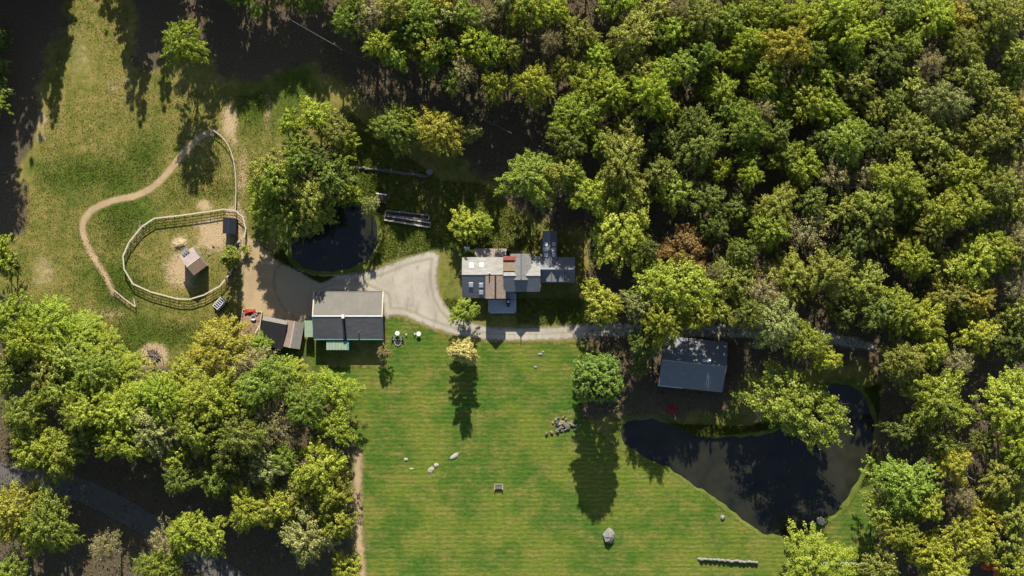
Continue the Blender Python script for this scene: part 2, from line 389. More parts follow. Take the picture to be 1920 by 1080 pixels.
# ------------------------------------------------------------------ ponds
def water(name, label, pond):
    m = bpy.data.materials.new(name + '_water'); N = NT(m)
    n1 = N.noise(0.25, 4, 0.6)
    col = N.ramp(n1, (0.007, 0.0085, 0.006), (0.016, 0.015, 0.009), 0.35, 0.65)
    N.done(N.bsdf(col, 0.08, N.bump(N.noise(2.0, 2, 0.5), 0.04, 0.05), 0.22))
    c = np.array(pond); ctr = c.mean(0)
    P, f, nx, ny = grid(c[:, 0].min() - 1.5, c[:, 0].max() + 1.5, c[:, 1].min() - 1.5, c[:, 1].max() + 1.5, 0.8)
    keep = (sdist(P, pond)[f] > -1.6).all(1); f = f[keep]; used = np.unique(f); re = np.zeros(len(P), int); re[used] = np.arange(len(used))
    o = link(bpy.data.objects.new(name, np_mesh(name, np.column_stack([P[used], np.full(len(used), -0.45)]), re[f], m)))
    tag(o, label, kind='structure')
water('pond', 'large dark pond below the garage', BIGPOND)
water('round_pond', 'small round dark pond beside the driveway', SMALLPOND)

# ------------------------------------------------------------------ tree prototypes (mesh data shared by the copies)
def crown_mesh(name, Rr, Hc, n_cl, per, leaf, seed, shape='dome', fill=0.35, cr=0.21):
    """leaf-sized faces in clumps over an uneven dome; origin at the crown's centre line, z=0 at its base"""
    r_ = np.random.default_rng(seed); V = []; LV = []; cen = []
    lob = [(r_.uniform(0, 6.28), r_.integers(2, 5), r_.uniform(0.08, 0.20)) for _ in range(3)]
    for i in range(n_cl):
        a = r_.uniform(0, 6.28); u = r_.uniform(0, 1)
        if shape == 'cone':
            zz = 1 - math.sqrt(u); rad = (1 - zz) * r_.uniform(0.55, 1.0) + 0.04
        elif shape == 'egg':
            zz = r_.uniform(0, 1); rad = math.sqrt(max(0, 1 - (zz * 1.55 - 0.55) ** 2)) * r_.uniform(0.6, 1.0)
        elif shape == 'column':
            zz = r_.uniform(0, 1); rad = math.sqrt(max(0, 1 - max(0, (zz - .72) / .28) ** 2)) * (1 - .6 * (1 - r_.random()) ** 2)
            if r_.random() < .3: rad = math.sqrt(r_.random()) * .95; zz = .72 + .28 * math.sqrt(1 - rad * rad)
        else:
            d = r_.normal(size=3); d /= np.linalg.norm(d)
            if d[2] < -0.25: d[2] = -d[2]
            q = 1.0 if r_.random() > fill else r_.uniform(0.45, 0.9)
            rad = math.hypot(d[0], d[1]) * q; zz = (0.42 + 0.58 * d[2] * q); a = math.atan2(d[1], d[0])
        m = 1 + sum(A * math.sin(k * a + p) for p, k, A in lob)
        m *= r_.uniform(0.74, 1.12)
        c = np.array([math.cos(a) * rad * Rr * m, math.sin(a) * rad * Rr * m, zz * Hc * r_.uniform(0.92, 1.06)])
        rc = Rr * cr * r_.uniform(0.65, 1.35) * (0.6 + 0.5 * (1 - zz) if shape == 'cone' else 1.0)
        cen.append((c, rc)); n = max(8, int(per * (rc / (Rr * cr)) ** 1.6))
        d = r_.normal(size=(n, 3)); d /= np.linalg.norm(d, axis=1)[:, None]; d[:, 2] = np.where(d[:, 2] < -0.35, -d[:, 2], d[:, 2])
        od = np.array([c[0], c[1], 0.35 * (c[2] - 0.35 * Hc)]); out = od / max(np.linalg.norm(od), 1e-3)
        off = d * (rc * r_.uniform(0.35, 1.08, n))[:, None] * np.array([1, 1, 0.75])
        al = (off @ out)[:, None] * out; pos = c + (off - al) * 0.78 + al * 1.65
        nr = d * 0.9 + np.array([0, 0.0, 0.45]) + out * 0.25 + r_.normal(size=(n, 3)) * 0.7; nr /= np.linalg.norm(nr, axis=1)[:, None]
        t = np.cross(nr, r_.normal(size=(n, 3))); t /= np.linalg.norm(t, axis=1)[:, None]; b = np.cross(nr, t)
        L = leaf * r_.uniform(0.65, 1.4, n)[:, None]; Wd = L * r_.uniform(0.5, 0.8, n)[:, None]
        q = np.stack([pos - t * L * .5, pos + b * Wd * .5 + t * L * .08, pos + t * L * .5 - nr * L * .12, pos - b * Wd * .5 + t * L * .08], 1)
        V.append(q.reshape(-1, 3)); lvl = np.clip(r_.uniform(0.1, 0.9) + r_.normal(size=n) * 0.38, 0, 1); LV.append(np.repeat(lvl, 4))
    V = np.concatenate(V); LV = np.concatenate(LV); F = np.arange(len(V)).reshape(-1, 4)
    me = np_mesh(name, V, F, LEAF['G']); fattr(me, 'lv', LV); return me, cen

def trunk_mesh(name, Rr, Hc, hb, cen, seed, n_limb=16, rt=0.28, twigs=0, m=None):
    """tapered trunk rising to hb+0.7Hc with limbs reaching the clumps; z=0 at the ground"""
    r_ = np.random.default_rng(seed); mb = MB(); top = hb + 0.75 * Hc
    pts = [(r_.normal() * 0.12 * i / 4, r_.normal() * 0.12 * i / 4, top * i / 4 - (0.25 if i == 0 else 0)) for i in range(5)]
    mb.tube(pts, [rt * 1.35, rt, rt * .8, rt * .5, rt * .15], 8)
    idx = r_.permutation(len(cen))[:n_limb + twigs]
    for j, i in enumerate(idx):
        c = cen[i][0]; e = Vector((c[0], c[1], c[2] + hb)); zs = max(hb * 0.5, min(top * 0.9, e.z - 0.9 * math.hypot(c[0], c[1])))
        k = zs / top * 4; i0 = min(int(k), 3); a = Vector(pts[i0]).lerp(Vector(pts[i0 + 1]), k - i0)
        mid = a.lerp(e, 0.5) + Vector((r_.normal() * .2, r_.normal() * .2, 0.3))
        w = rt * (0.42 if j < n_limb else 0.2)
        mb.tube([a, mid, e], [w, w * .55, w * .18], 5 if j < n_limb else 4, False)
        if twigs:
            for _ in range(4):
                q = e + Vector(r_.normal(size=3)) * cen[i][1] * 1.0; mb.tube([mid.lerp(e, r_.uniform(.4, .95)), q], [w * .28, w * .1], 3, False)
    return mb.mesh(name, m or BARK)

PROTO = {}
def proto(key, Rr, Hc, hb, n_cl, per, leaf, seeds, **kw):
    tk = {k: kw.pop(k) for k in ('n_limb', 'rt', 'twigs', 'm') if k in kw}
    PROTO[key] = []
    for s in seeds:
        cm, cen = crown_mesh(f'{key}_crown', Rr, Hc, n_cl, per, leaf, s, **kw)
        PROTO[key].append((cm, trunk_mesh(f'{key}_trunk', Rr, Hc, hb, cen, s + 100, **tk), Rr, Hc, hb))
proto('broad', 5.0, 9.5, 4.0, 330, 44, 0.30, range(1, 10), cr=0.115)
proto('mid', 3.4, 8.0, 3.5, 200, 40, 0.28, range(11, 19), cr=0.135, rt=0.22)
proto('small', 2.2, 6.0, 1.6, 110, 40, 0.26, range(21, 26), cr=0.175, rt=0.15, n_limb=10)
proto('sparse', 4.2, 8.5, 4.5, 170, 22, 0.26, range(31, 36), twigs=110, m=BARK_PALE, fill=0.5, cr=0.16)
proto('conifer', 3.2, 17.0, 4.0, 150, 60, 0.5, (41, 42), shape='cone', cr=0.24, rt=0.3, n_limb=40)
proto('egg', 2.5, 10.4, 0.4, 260, 70, 0.30, (51, 52), shape='egg', cr=0.19, n_limb=14, rt=0.16)
proto('dense', 4.4, 16.6, 0.3, 700, 70, 0.34, (61,), shape='column', cr=0.14)
proto('shrub', 1.3, 1.7, 0.35, 22, 55, 0.26, (71, 72, 73), cr=0.33, rt=0.06, n_limb=8)

TREES = []     # (empty, look, size, px, py)
def tree(px, py, r_px, code, h=None, kind=None, label=None, cat='tree', name=None, group=None, ground=False, crownname='crown'):
    """px,py: where the crown shows in the photo (or where the trunk stands, ground=True)"""
    Rw = r_px / 10.0
    if kind is None:
        kind = 'sparse' if code == 'T' else ('broad' if r_px >= 36 else 'mid' if r_px >= 23 else 'small')
    i = random.randrange(len(PROTO[kind])); cm, tm, R0, Hc, hb = PROTO[kind][i]
    if h is None: h = {'broad': 16.0, 'mid': 14.0, 'small': 10.0, 'sparse': 14.5}.get(kind, 12) + random.uniform(-2.2, 2.8)
    s_z = h / (Hc + hb); zc = h * 0.68
    k = (H - zc) / H
    s_r = Rw * k / R0 * (0.86 if kind == 'egg' else 0.94 if kind == 'dense' else random.uniform(0.97, 1.12))
    x, y, _ = W(px, py, 0 if ground else zc)
    nm = name or {'conifer': 'conifer_tree', 'sparse': 'sparse_tree', 'shrub': 'shrub'}.get(kind, 'leafy_tree')
    e = empty(nm, (x, y, 0), random.uniform(0, 6.28))
    t = bpy.data.objects.new('trunk', tm); t.scale = (max(s_r, .6), max(s_r, .6), s_z); link(t, e)
    c = bpy.data.objects.new(crownname, cm); an = random.uniform(.88, 1.14) if kind in ('broad', 'mid', 'small', 'sparse') else 1.0; c.scale = (s_r * an, s_r / an, s_z); c.rotation_euler = (random.uniform(-.1, .1), random.uniform(-.1, .1), random.uniform(0, 6.28)) if kind in ('broad', 'mid', 'small') else (0, 0, 0); c.location = (0, 0, hb * s_z)
    c.material_slots[0].link = 'OBJECT'; c.material_slots[0].material = LEAF[code]; link(c, e)
    look = {'L': 'lime green', 'G': 'mid green', 'K': 'shade-dark green', 'O': 'olive green', 'Y': 'yellow-green', 'M': 'mustard yellow', 'T': 'sparse tan', 'B': 'rust brown', 'P': 'pale sage'}.get(code, 'green')
    size = 'broad' if r_px >= 38 else 'mid-sized' if r_px >= 26 else 'small'
    e['category'] = cat
    if group: e['group'] = group
    if label: e['label'] = label
    else: TREES.append((e, look, size, px, py))
    return e

UPPER = '''655 48 28 G;668 25 24 G;700 28 40 T;745 18 36 O;788 42 40 G;830 8 32 M;838 42 22 P;880 38 36 G;915 34 28 T;945 14 28 P;712 76 30 L;742 102 24 G;795 94 32 M;768 62 26 G;
885 84 32 L;916 96 30 L;868 136 26 T;850 160 20 K;928 166 22 Y;952 108 24 O;812 118 22 G;840 100 20 G;
985 24 36 L;1040 26 24 L;1080 66 30 O;1048 136 20 O;1125 106 28 L;1150 4 34 L;1180 62 42 O;1200 128 34 O;1265 64 30 L;1320 26 36 O;1272 22 24 T;1362 52 30 G;1395 22 32 L;1412 78 26 L;1228 20 30 O;1225 84 24 K;1030 80 26 T;
1003 168 36 Y;1100 164 40 L;1152 172 38 L;1080 222 44 L;1215 186 36 L;1236 146 28 L;1282 126 34 G;1316 98 26 G;1332 138 20 G;1400 102 36 L;1352 180 30 L;1368 212 26 G;1310 180 14 L;1252 206 22 L;1298 228 28 K;
1178 246 34 O;1130 272 24 G;1252 262 34 K;1306 276 40 K;1396 246 36 G;1426 208 22 T;1170 312 50 O;995 338 50 G 15;1048 322 26 O 18;1100 356 32 Y 18;1060 282 30 K 17;1068 338 26 G 17;1270 368 34 G;1402 292 24 G;1412 332 24 L;1346 322 18 L;1236 318 26 K;1330 372 30 K;
1432 168 24 L;1462 26 38 L;1508 46 36 L;1560 24 38 L;1592 66 40 L;1568 84 28 L;1655 56 30 L;1690 22 34 G;1742 30 42 L;1790 34 30 M;1832 30 32 O;1886 40 38 O;1476 96 42 M;1592 122 32 G;1660 116 38 K;1704 78 24 G;1800 86 38 O;1850 64 28 O;1902 102 30 O;1625 20 30 L;1520 110 26 G;1440 130 24 G;
1542 152 30 L;1510 184 32 L;1556 208 32 L;1602 162 30 O;1455 196 30 L;1640 216 28 O;1712 162 34 O;1772 192 40 P;1896 152 32 G;1860 186 34 O;1580 272 40 G;1604 248 24 G;1468 292 34 G;1502 308 30 L;1700 252 42 O;1752 262 42 O;1856 242 42 O;1902 204 30 M;1690 340 46 Y;1800 322 44 Y;1860 350 38 O;1904 330 32 T;1622 318 32 T;1562 330 30 T;1902 268 30 O;1640 270 30 K;1805 250 24 O;1745 328 30 O;1545 262 28 K;1815 140 34 O;1740 120 26 T;1680 200 28 K;1450 246 26 K;1520 370 26 K;1580 390 32 O;1380 400 26 K'''
RIGHT = '''1170 424 60 Y 14;1285 474 52 B 12;1216 506 24 G 11;1132 566 34 Y 13;1272 542 58 Y 20;1236 608 42 Y 20;1302 598 27 Y 19;1206 572 32 P 17;1210 638 28 K 16;1376 534 44 O 15;1428 546 32 T;1446 424 36 Y;1456 396 36 O;1516 430 42 T;1482 520 38 O;1552 514 42 O;1620 526 42 O;
1640 384 42 O;1692 368 42 Y;1756 402 38 Y;1822 380 40 Y;1882 370 32 O;1676 470 26 M;1712 482 36 Y;1830 490 44 Y;1872 466 38 Y;1772 500 34 O;1786 562 42 O;1824 556 38 M;1686 586 42 Y;1732 606 44 Y;1640 426 32 O;1902 448 26 T;1908 398 32 O;1914 484 34 O;1904 585 30 O;1822 620 34 Y;1450 600 42 P 19;1506 640 30 Y 19;1542 668 24 Y 18;1690 682 40 O;1738 662 26 Y;1652 590 30 K;1902 640 44 K 11;1742 442 36 O;1580 580 30 K;1390 470 24 K;1340 430 26 K;1900 540 32 T;1795 676 26 T;1590 450 30 K;1340 510 20 T;1200 470 24 K;1222 652 18 P 8;1200 690 16 K 7;1395 600 28 K 20;1360 585 22 O 17'''
LOWERR = '''1762 752 52 Y;1892 762 54 Y;1912 835 40 L;1702 908 52 G;1652 960 32 G;1692 1000 38 Y;1742 1022 38 Y;1786 868 32 M;1802 930 28 T;1882 898 38 O;1902 962 42 O;1850 962 34 M;1816 1012 40 Y;1882 1012 34 O;1770 1062 40 Y;1896 1066 30 Y;1646 1058 32 O;1760 830 30 K;1690 800 28 K;1740 950 28 Y;1842 830 24 K'''
LOWERL = '''24 592 38 L;86 604 46 L 7;58 644 38 L;42 664 28 O;18 702 34 G;82 696 34 O;132 672 34 G;184 702 40 G;232 704 44 L 7;122 726 34 G;156 742 28 Y;48 772 38 G;212 772 46 L;262 752 34 L 8;302 752 46 L;-4 478 30 L 12;12 500 22 G 10;150 630 40 L 5;200 655 34 L 5;
420 655 58 M 9;466 674 40 T 9;482 652 24 L 5;350 720 46 Y 11;412 752 42 Y;492 718 46 G;540 714 36 L 7;600 724 32 L 7;632 738 36 L 10;576 756 38 G;626 796 27 L;512 802 46 T;452 806 36 K;372 800 42 Y;
62 832 46 Y;112 852 48 Y;150 792 38 O;172 760 42 Y;240 764 42 Y;232 828 38 L;282 800 50 P;326 856 22 Y;380 762 40 Y;410 894 33 G;28 962 46 M;92 970 42 G;116 1010 27 L;60 1004 34 Y;24 1064 30 G;312 1014 28 T;352 1000 36 Y;392 1004 34 Y;300 1062 38 Y;200 1022 28 T;472 952 36 Y;
600 888 48 Y;560 930 34 O;500 962 28 O;524 948 32 Y;576 1000 46 P;632 984 28 Y;622 922 36 Y;650 1062 26 Y;502 872 34 P;440 860 26 K;330 900 26 K;540 860 28 G'''
ISLAND = '''590 216 30 L 15;546 234 22 L 14;626 252 30 O 15;658 264 16 L 13;514 320 32 O 17;560 302 30 G 18;522 340 28 G 19;580 368 40 O 16;504 394 32 L 12;536 408 36 G 13;566 420 26 K 12;600 398 24 G 12;632 336 34 G 16;662 368 20 L 13;692 384 15 P 9;745 246 38 G 13;768 216 20 G 12;826 252 40 M 14;886 250 16 P 9;560 268 26 G 15;600 292 30 K 15;640 295 20 G 14;490 345 20 L 9'''
def plant(txt, hmin=None):
    for it in txt.replace('\n', '').split(';'):
        a = it.split()
        if a:
            h_ = float(a[4]) if len(a) > 4 else None
            if h_ is None and float(a[1]) < 175 and 640 < float(a[0]) < 1010: h_ = random.uniform(16.5, 19)
            tree(float(a[0]), float(a[1]), float(a[2]), a[3], h_)
for t_ in (UPPER, RIGHT, LOWERR, LOWERL, ISLAND): plant(t_)

# trees that stand apart
tree(347, 72, 40, 'L', 17, 'broad', 'round lime tree standing alone in dark shade above the meadow')
tree(868, 660, 25, 'C', 10.8, 'egg', 'pointed cream-yellow tree on the lawn below the driveway, long shadow', name='pointed_tree')
tree(1122, 710, 44, 'D', 17.0, 'dense', 'tall round green tree with glints painted in, at the lawn corner')
tree(1496, 762, 66, 'Y', 15.5, 'broad', 'broad yellow-green tree leaning over the large pond')
tree(1525, 1056, 58, 'L', 9, 'broad', 'bright lime tree at the bottom edge below the pond outlet')
tree(428, 483, 19, 'O', 10.5, 'egg', 'small olive tree at the paddock fence beside the yard')
tree(868, 424, 24, 'L', 7, 'small', 'small lime tree behind the house near the gravel turning area')
tree(905, 418, 18, 'L', 5, 'small', 'low lime tree behind the wooden deck of the house')
tree(868, 584, 22, 'L', 5.5, 'small', 'leafy lime shrub between the driveway and the house', 'shrub')
tree(462, 468, 9, 'O', 1.8, 'shrub', 'tiny dark shrub beside the paddock gate', 'shrub')
tree(718, 661, 12, 'T', 4.5, 'small', 'dry tan sapling at the barn corner', name='dry_sapling')
tree(1862, 1066, 14, 'X', 2.5, 'shrub', 'red flowering bush at the bottom edge of the woods', 'bush', name='flowering_bush')

# conifers and tall trees just outside the frame: only their shadows reach the meadow
for x, y, r_, h in [(100, -40, 34, 24.5), (58, -45, 36, 33), (20, -50, 38, 33), (-15, -40, 40, 32), (75, -90, 34, 33), (40, -110, 34, 34), (110, -80, 30, 25), (0, -100, 38, 34), (-28, 60, 34, 30), (-34, 130, 36, 30), (-30, 200, 32, 28), (-60, 20, 38, 30), (2, 130, 26, 23), (20, 205, 26, 21.5), (2, 170, 28, 25), (0, 245, 26, 20), (14, 80, 22, 22), (-70, 170, 40, 30), (-40, 300, 34, 20),
        (265, -60, 36, 26), (310, -90, 36, 26), (245, -100, 34, 27), (200, -170, 26, 22), (420, -60, 40, 22), (460, -90, 44, 22), (510, -60, 40, 21), (560, -100, 44, 21), (600, -60, 44, 20), (640, -90, 40, 20), (370, -80, 44, 23), (440, -10, 34, 19), (500, 0, 36, 17), (395, -30, 30, 21), (590, 10, 26, 14), (545, -20, 34, 16)]:
    con = h >= 22 and r_ < 41; h *= 0.79
    tree(x, y, r_, 'K' if con else 'G', h, 'conifer' if con else 'broad', 'tall tree beyond the meadow, its long shadow falling across the grass', ground=True, group='trees standing beyond the upper meadow edge')

for k in range(24):
    tree(650 + k * 56, -58 - 28 * (k % 2), 46, 'GOLY'[k % 4], 15, 'broad', 'tall tree beyond the top edge of the woods, its shadow falling into the gaps', ground=True, group='trees standing beyond the upper woods edge')

# labels that single out the trees of the woods
ZONES = [('the woods along the top edge', lambda x, y: y < 140 and x > 640, (966, 520), 'the farmhouse'),
         ('the clump by the round pond', lambda x, y: 480 < x < 720 and 190 < y < 420, (640, 450), 'the pond'),
         ('the shade behind the house', lambda x, y: 640 < x < 960 and 140 <= y < 430, (966, 520), 'the farmhouse'),
         ('the upper right woods', lambda x, y: x >= 960 and 140 <= y < 330, (966, 520), 'the farmhouse'),
         ('the woods east of the house', lambda x, y: x >= 960 and 330 <= y < 700, (1300, 685), 'the garage'),
         ('the woods beside the large pond', lambda x, y: x >= 1400 and y >= 700, (1450, 880), 'the pond'),
         ('the woods below the barn', lambda x, y: x >= 330 and y >= 560, (650, 590), 'the barn'),
         ('the woods by the shaded road', lambda x, y: True, (150, 920), 'the road')]
ORD = [f'{w} nearest'.strip() for w in ('', 'second', 'third', 'fourth', 'fifth', 'sixth', 'seventh', 'eighth', 'ninth', 'tenth', 'eleventh', 'twelfth', 'thirteenth', 'fourteenth', 'fifteenth', 'sixteenth', 'seventeenth', 'eighteenth', 'nineteenth', 'twentieth', 'twenty-first', 'twenty-second')]
buck = {}
for e, look, size, px, py in TREES:
    zi = next(i for i, z_ in enumerate(ZONES) if z_[1](px, py)); buck.setdefault((look, size, zi), []).append((math.hypot(px - ZONES[zi][2][0], py - ZONES[zi][2][1]), e))
for (look, size, zi), L in buck.items():
    L.sort(key=lambda q: q[0])
    for i, (d, e) in enumerate(L):
        kind = 'tree' if 'sparse' not in look else 'tree'
        e['label'] = f'{size} {look} {kind} in {ZONES[zi][0]}' + (f', {ORD[i]} {ZONES[zi][3]}' if len(L) > 1 else '')
        e['group'] = 'trees of ' + ZONES[zi][0]

# ------------------------------------------------------------------ buildings
M_SLATE_SHADE = mat('slate_and_shaded_roof', (0.24, 0.245, 0.25), (0.17, 0.175, 0.18), 2.0, stretch=(0.4, 2.5, 1))  # dark slate; on the main house it paints the slopes in shade
M_GREY_LIT = mat('grey_lit_shingle', (0.36, 0.345, 0.31), (0.23, 0.22, 0.20), 1.2, stretch=(0.6, 2.0, 1))  # lighter colour for the house roof slopes in the sun
M_TAN = mat('tan_metal_roof', (0.138, 0.126, 0.099), (0.100, 0.092, 0.073), 0.5, rough=0.6)  # sunlit barn slope, coloured apart from the shaded one
M_SHADE_SLOPE = mat('barn_shaded_slope', (0.27, 0.25, 0.225), (0.165, 0.155, 0.14), 1.5, stretch=(0.5, 2.5, 1))  # colour for the barn slope in shade, raised to lift that shade
M_PINK = mat('weathered_shingle', (0.38, 0.27, 0.21), (0.22, 0.175, 0.135), 2.2)
M_PALEPINK = mat('pale_roof_sheet', (0.42, 0.33, 0.30), (0.33, 0.26, 0.235), 1.0)
M_BROWN = mat('brown_roof_sheet', (0.32, 0.215, 0.14), (0.25, 0.17, 0.11), 1.0)
M_GREEN = mat('pale_green_sheet', (0.30, 0.38, 0.26), (0.24, 0.31, 0.21), 1.0, rough=0.6)
M_TEAL = mat('teal_trim', (0.10, 0.34, 0.30), (0.07, 0.26, 0.23), 2)
M_SHADE_BLACK = mat('shade_black_roof', (0.018, 0.018, 0.020), (0.028, 0.027, 0.027), 1.2)  # black stands in for shade on a shed's roof slope
M_CLAP = mat('grey_clapboard', (0.20, 0.205, 0.21), (0.15, 0.155, 0.16), 1.5)
M_BARNW = mat('brown_barn_board', (0.11, 0.065, 0.04), (0.07, 0.045, 0.03), 2, stretch=(3, 3, .4))
M_WHITE = mat('white_paint', (0.80, 0.79, 0.75), (0.66, 0.65, 0.62), 3)
M_GLASS = mat('skylight_glass', (1.0, 1.0, 1.0), (0.85, 0.86, 0.88), 2, rough=0.12, spec=0.6)
M_DECK = mat('deck_board', (0.42, 0.34, 0.28), (0.33, 0.265, 0.215), 2)
M_GDECK = mat('grey_deck_board', (0.62, 0.62, 0.62), (0.5, 0.5, 0.5), 2)
M_RED = mat('red_brick', (0.40, 0.095, 0.055), (0.30, 0.07, 0.045), 3)
M_WOOD = mat('pale_wood', (0.62, 0.54, 0.40), (0.46, 0.40, 0.29), 3)
M_GWOOD = mat('grey_wood', (0.27, 0.245, 0.205), (0.18, 0.165, 0.14), 3)
M_STONE = mat('field_stone', (0.33, 0.31, 0.28), (0.20, 0.19, 0.17), 2.5, bump=0.7)
M_DKSTONE = mat('dark_stone', (0.20, 0.19, 0.16), (0.11, 0.11, 0.08), 2.5, bump=0.7)  # darker stone colour
M_METAL = mat('dull_metal', (0.30, 0.31, 0.32), (0.22, 0.23, 0.24), 3, rough=0.45, metal=0.6)
M_DARK = mat('dark_paint', (0.025, 0.027, 0.035), (0.018, 0.02, 0.026), 3)
M_BLUE = mat('navy_cover', (0.03, 0.04, 0.075), (0.02, 0.028, 0.05), 3)
M_STRAW = mat('straw', (0.48, 0.38, 0.21), (0.33, 0.25, 0.13), 3, bump=0.9)
M_CHIP = mat('wood_chip', (0.38, 0.24, 0.15), (0.25, 0.15, 0.09), 2.5, bump=0.9)
M_REDT = mat('red_canvas', (0.42, 0.035, 0.025), (0.32, 0.03, 0.02), 3)

class Gable:
    """gable block in a parent's local frame. Ridge along local x' (turned by rz about c); wn / ws: run to the far (+y') and near (-y') eave"""
    def __init__(s, parent, c, L, wn, ws, zr, zn, zs, mn, ms, wall, rz=0.0, hang=0.3, th=0.14, cap=True, base=0.0, capm=None):
        s.M = Matrix.Translation((c[0], c[1], 0)) @ Matrix.Rotation(rz, 4, 'Z'); s.d = (L, wn, ws, zr, zn, zs); s.p = parent; s.rz = rz
        T = lambda P: [tuple(s.M @ Vector(p)) for p in P]
        l = L / 2 - hang; an = wn - hang; a_s = ws - hang
        sn = (zr - zn) / wn; ss = (zr - zs) / ws
        prof = [(an, base), (an, zr - sn * an - 0.1), (0, zr - 0.1), (-a_s, zr - ss * a_s - 0.1), (-a_s, base)]
        P = [(-l, y, z) for y, z in prof] + [(l, y, z) for y, z in prof]
        mb = MB(); mb.poly(T(P), [(0, 1, 2, 3, 4), (9, 8, 7, 6, 5), (0, 5, 6, 1), (3, 8, 9, 4), (1, 6, 7, 2), (2, 7, 8, 3)]); s.wall = mb.build('wall', wall, parent)
        s.slopes = []
        for sg, w, z, m in ((1, wn, zn, mn), (-1, ws, zs, ms)):
            x = L / 2; e = 0.012
            P = [(-x, sg * e, zr), (x, sg * e, zr), (x, sg * w, z), (-x, sg * w, z)]; P += [(a, b, c_ + th) for a, b, c_ in P]
            mb = MB(); mb.poly(T(P), [(3, 2, 1, 0), (4, 5, 6, 7), (0, 1, 5, 4), (1, 2, 6, 5), (2, 3, 7, 6), (3, 0, 4, 7)]); s.slopes.append(mb.build('roof_slope', m, parent))
        if cap:
            mb = MB(); x = L / 2 + 0.02; mb.poly(T([(-x, -.16, zr + th - .09), (x, -.16, zr + th - .09), (x, .16, zr + th - .09), (-x, .16, zr + th - .09), (-x, 0, zr + th + .06), (x, 0, zr + th + .06)]),
                [(0, 1, 5, 4), (2, 3, 4, 5), (0, 4, 3), (1, 2, 5), (3, 2, 1, 0)]); mb.build('ridge_cap', capm or ms, parent)
    def at(s, u, v, up=0.0):
        L, wn, ws, zr, zn, zs = s.d
        z = zr - (zr - zn) / wn * v if v > 0 else zr + (zr - zs) / ws * v
        return s.M @ Vector((u, v, z + 0.14 + up))
    def tilt(s, v):
        L, wn, ws, zr, zn, zs = s.d
        return -math.atan2(zr - zn, wn) if v > 0 else math.atan2(zr - zs, ws)
    def skylight(s, u, v, w=0.8, h=0.95, name='skylight'):
        p = s.at(u, v, 0.05); t = ('X', s.tilt(v))
        fr = MB().box(p, (w, h, 0.16), s.rz, t).build(name, M_WHITE, s.p)
        q = s.at(u, v, 0.135); MB().box(q, (w - .2, h - .2, 0.03), s.rz, t).build('pane', M_GLASS, fr)

def box_part(name, parent, c, sz, m, rz=0.0): return MB().box(c, sz, rz).build(name, m, parent)

# farmhouse: local frame = world offset from its centre
hx, hy, _ = W(940, 520)
house = empty('farmhouse', (hx, hy, 0)); tag(house, 'grey-roofed farmhouse with skylights, gables and decks beside the driveway', 'house')
def hl(px, py, z=5.0): w = W(px, py, z); return (w[0] - hx, w[1] - hy)
def span(x0, x1, yn, yr, ys, z): a = hl(x0, yr, z); b = hl(x1, yr, z); n = hl(x0, yn, z); s_ = hl(x0, ys, z); return ((a[0] + b[0]) / 2, a[1]), b[0] - a[0], n[1] - a[1], a[1] - s_[1]
c, L, wn, ws = span(866, 950, 482, 515, 559, 5); A1 = Gable(house, c, L, wn, ws, 5.3, 3.5, 2.85, M_GREY_LIT, M_SLATE_SHADE, M_CLAP, capm=M_GREY_LIT)
for px, py in ((884, 497), (903, 497)): q = hl(px, py); A1.skylight(q[0] - c[0], q[1] - c[1])
for px, py in ((883, 534), (902, 535), (902, 548)): q = hl(px, py); A1.skylight(q[0] - c[0], q[1] - c[1])
c, L, wn, ws = span(944, 1013, 480, 517, 547, 6); A2 = Gable(house, c, L, wn, ws, 6.8, 4.7, 5.15, M_GREY_LIT, M_SLATE_SHADE, M_CLAP, capm=M_GREY_LIT)
# cross gable over the main ridge
a = hl(977, 476, 6); b = hl(977, 525, 6)
Gable(house, (a[0], (a[1] + b[1]) / 2), a[1] - b[1], 1.9, 1.9, 7.45, 5.9, 5.9, M_GREY_LIT, M_GREY_LIT, M_CLAP, rz=R(90), hang=0.2, base=3.0, capm=M_SLATE_SHADE)
box_part('gable_window', house, (a[0], b[1] + 0.14, 6.35), (0.6, 0.12, 0.8), M_WHITE)
MB().tube([(a[0], b[1] + .1, 7.4), (a[0], b[1] + .1, 9.0)], [0.10, 0.05], 6).build('finial', M_DARK, house)
# gabled bay in front
a = hl(929, 517, 6); b = hl(929, 560, 6)
bay = Gable(house, (a[0], (a[1] + b[1]) / 2), a[1] - b[1], 1.85, 1.85, 6.6, 5.2, 5.2, M_PINK, M_PINK, M_CLAP, rz=R(90), hang=0.15, capm=M_DARK)
box_part('window', house, (a[0], b[1] + 0.10, 4.0), (1.2, 0.14, 1.5), M_WHITE)
MB().tube([(a[0] - 1.1, a[1] + 0.55, 4.5), (a[0] - 1.1, a[1] + 0.55, 7.2)], 0.14, 8).build('flue', M_WHITE, house)
# dormer with a red parapet on the far slope
d0 = hl(957, 494, 6); dorm = MB().box((d0[0], d0[1] - 0.3, 5.2), (2.5, 1.7, 2.2)).build('dormer', M_PINK, house)
MB().box((d0[0] + .05, d0[1] - .35, 6.56), (2.8, 2.1, 0.12), 0, ('X', R(-6))).build('dormer_roof', mat('ochre_roof', (0.28, 0.22, 0.13), (0.22, 0.17, 0.10)), dorm)
MB().box((d0[0] + .1, d0[1] + .95, 6.35), (2.9, 0.7, 1.0)).build('red_parapet', M_RED, dorm)
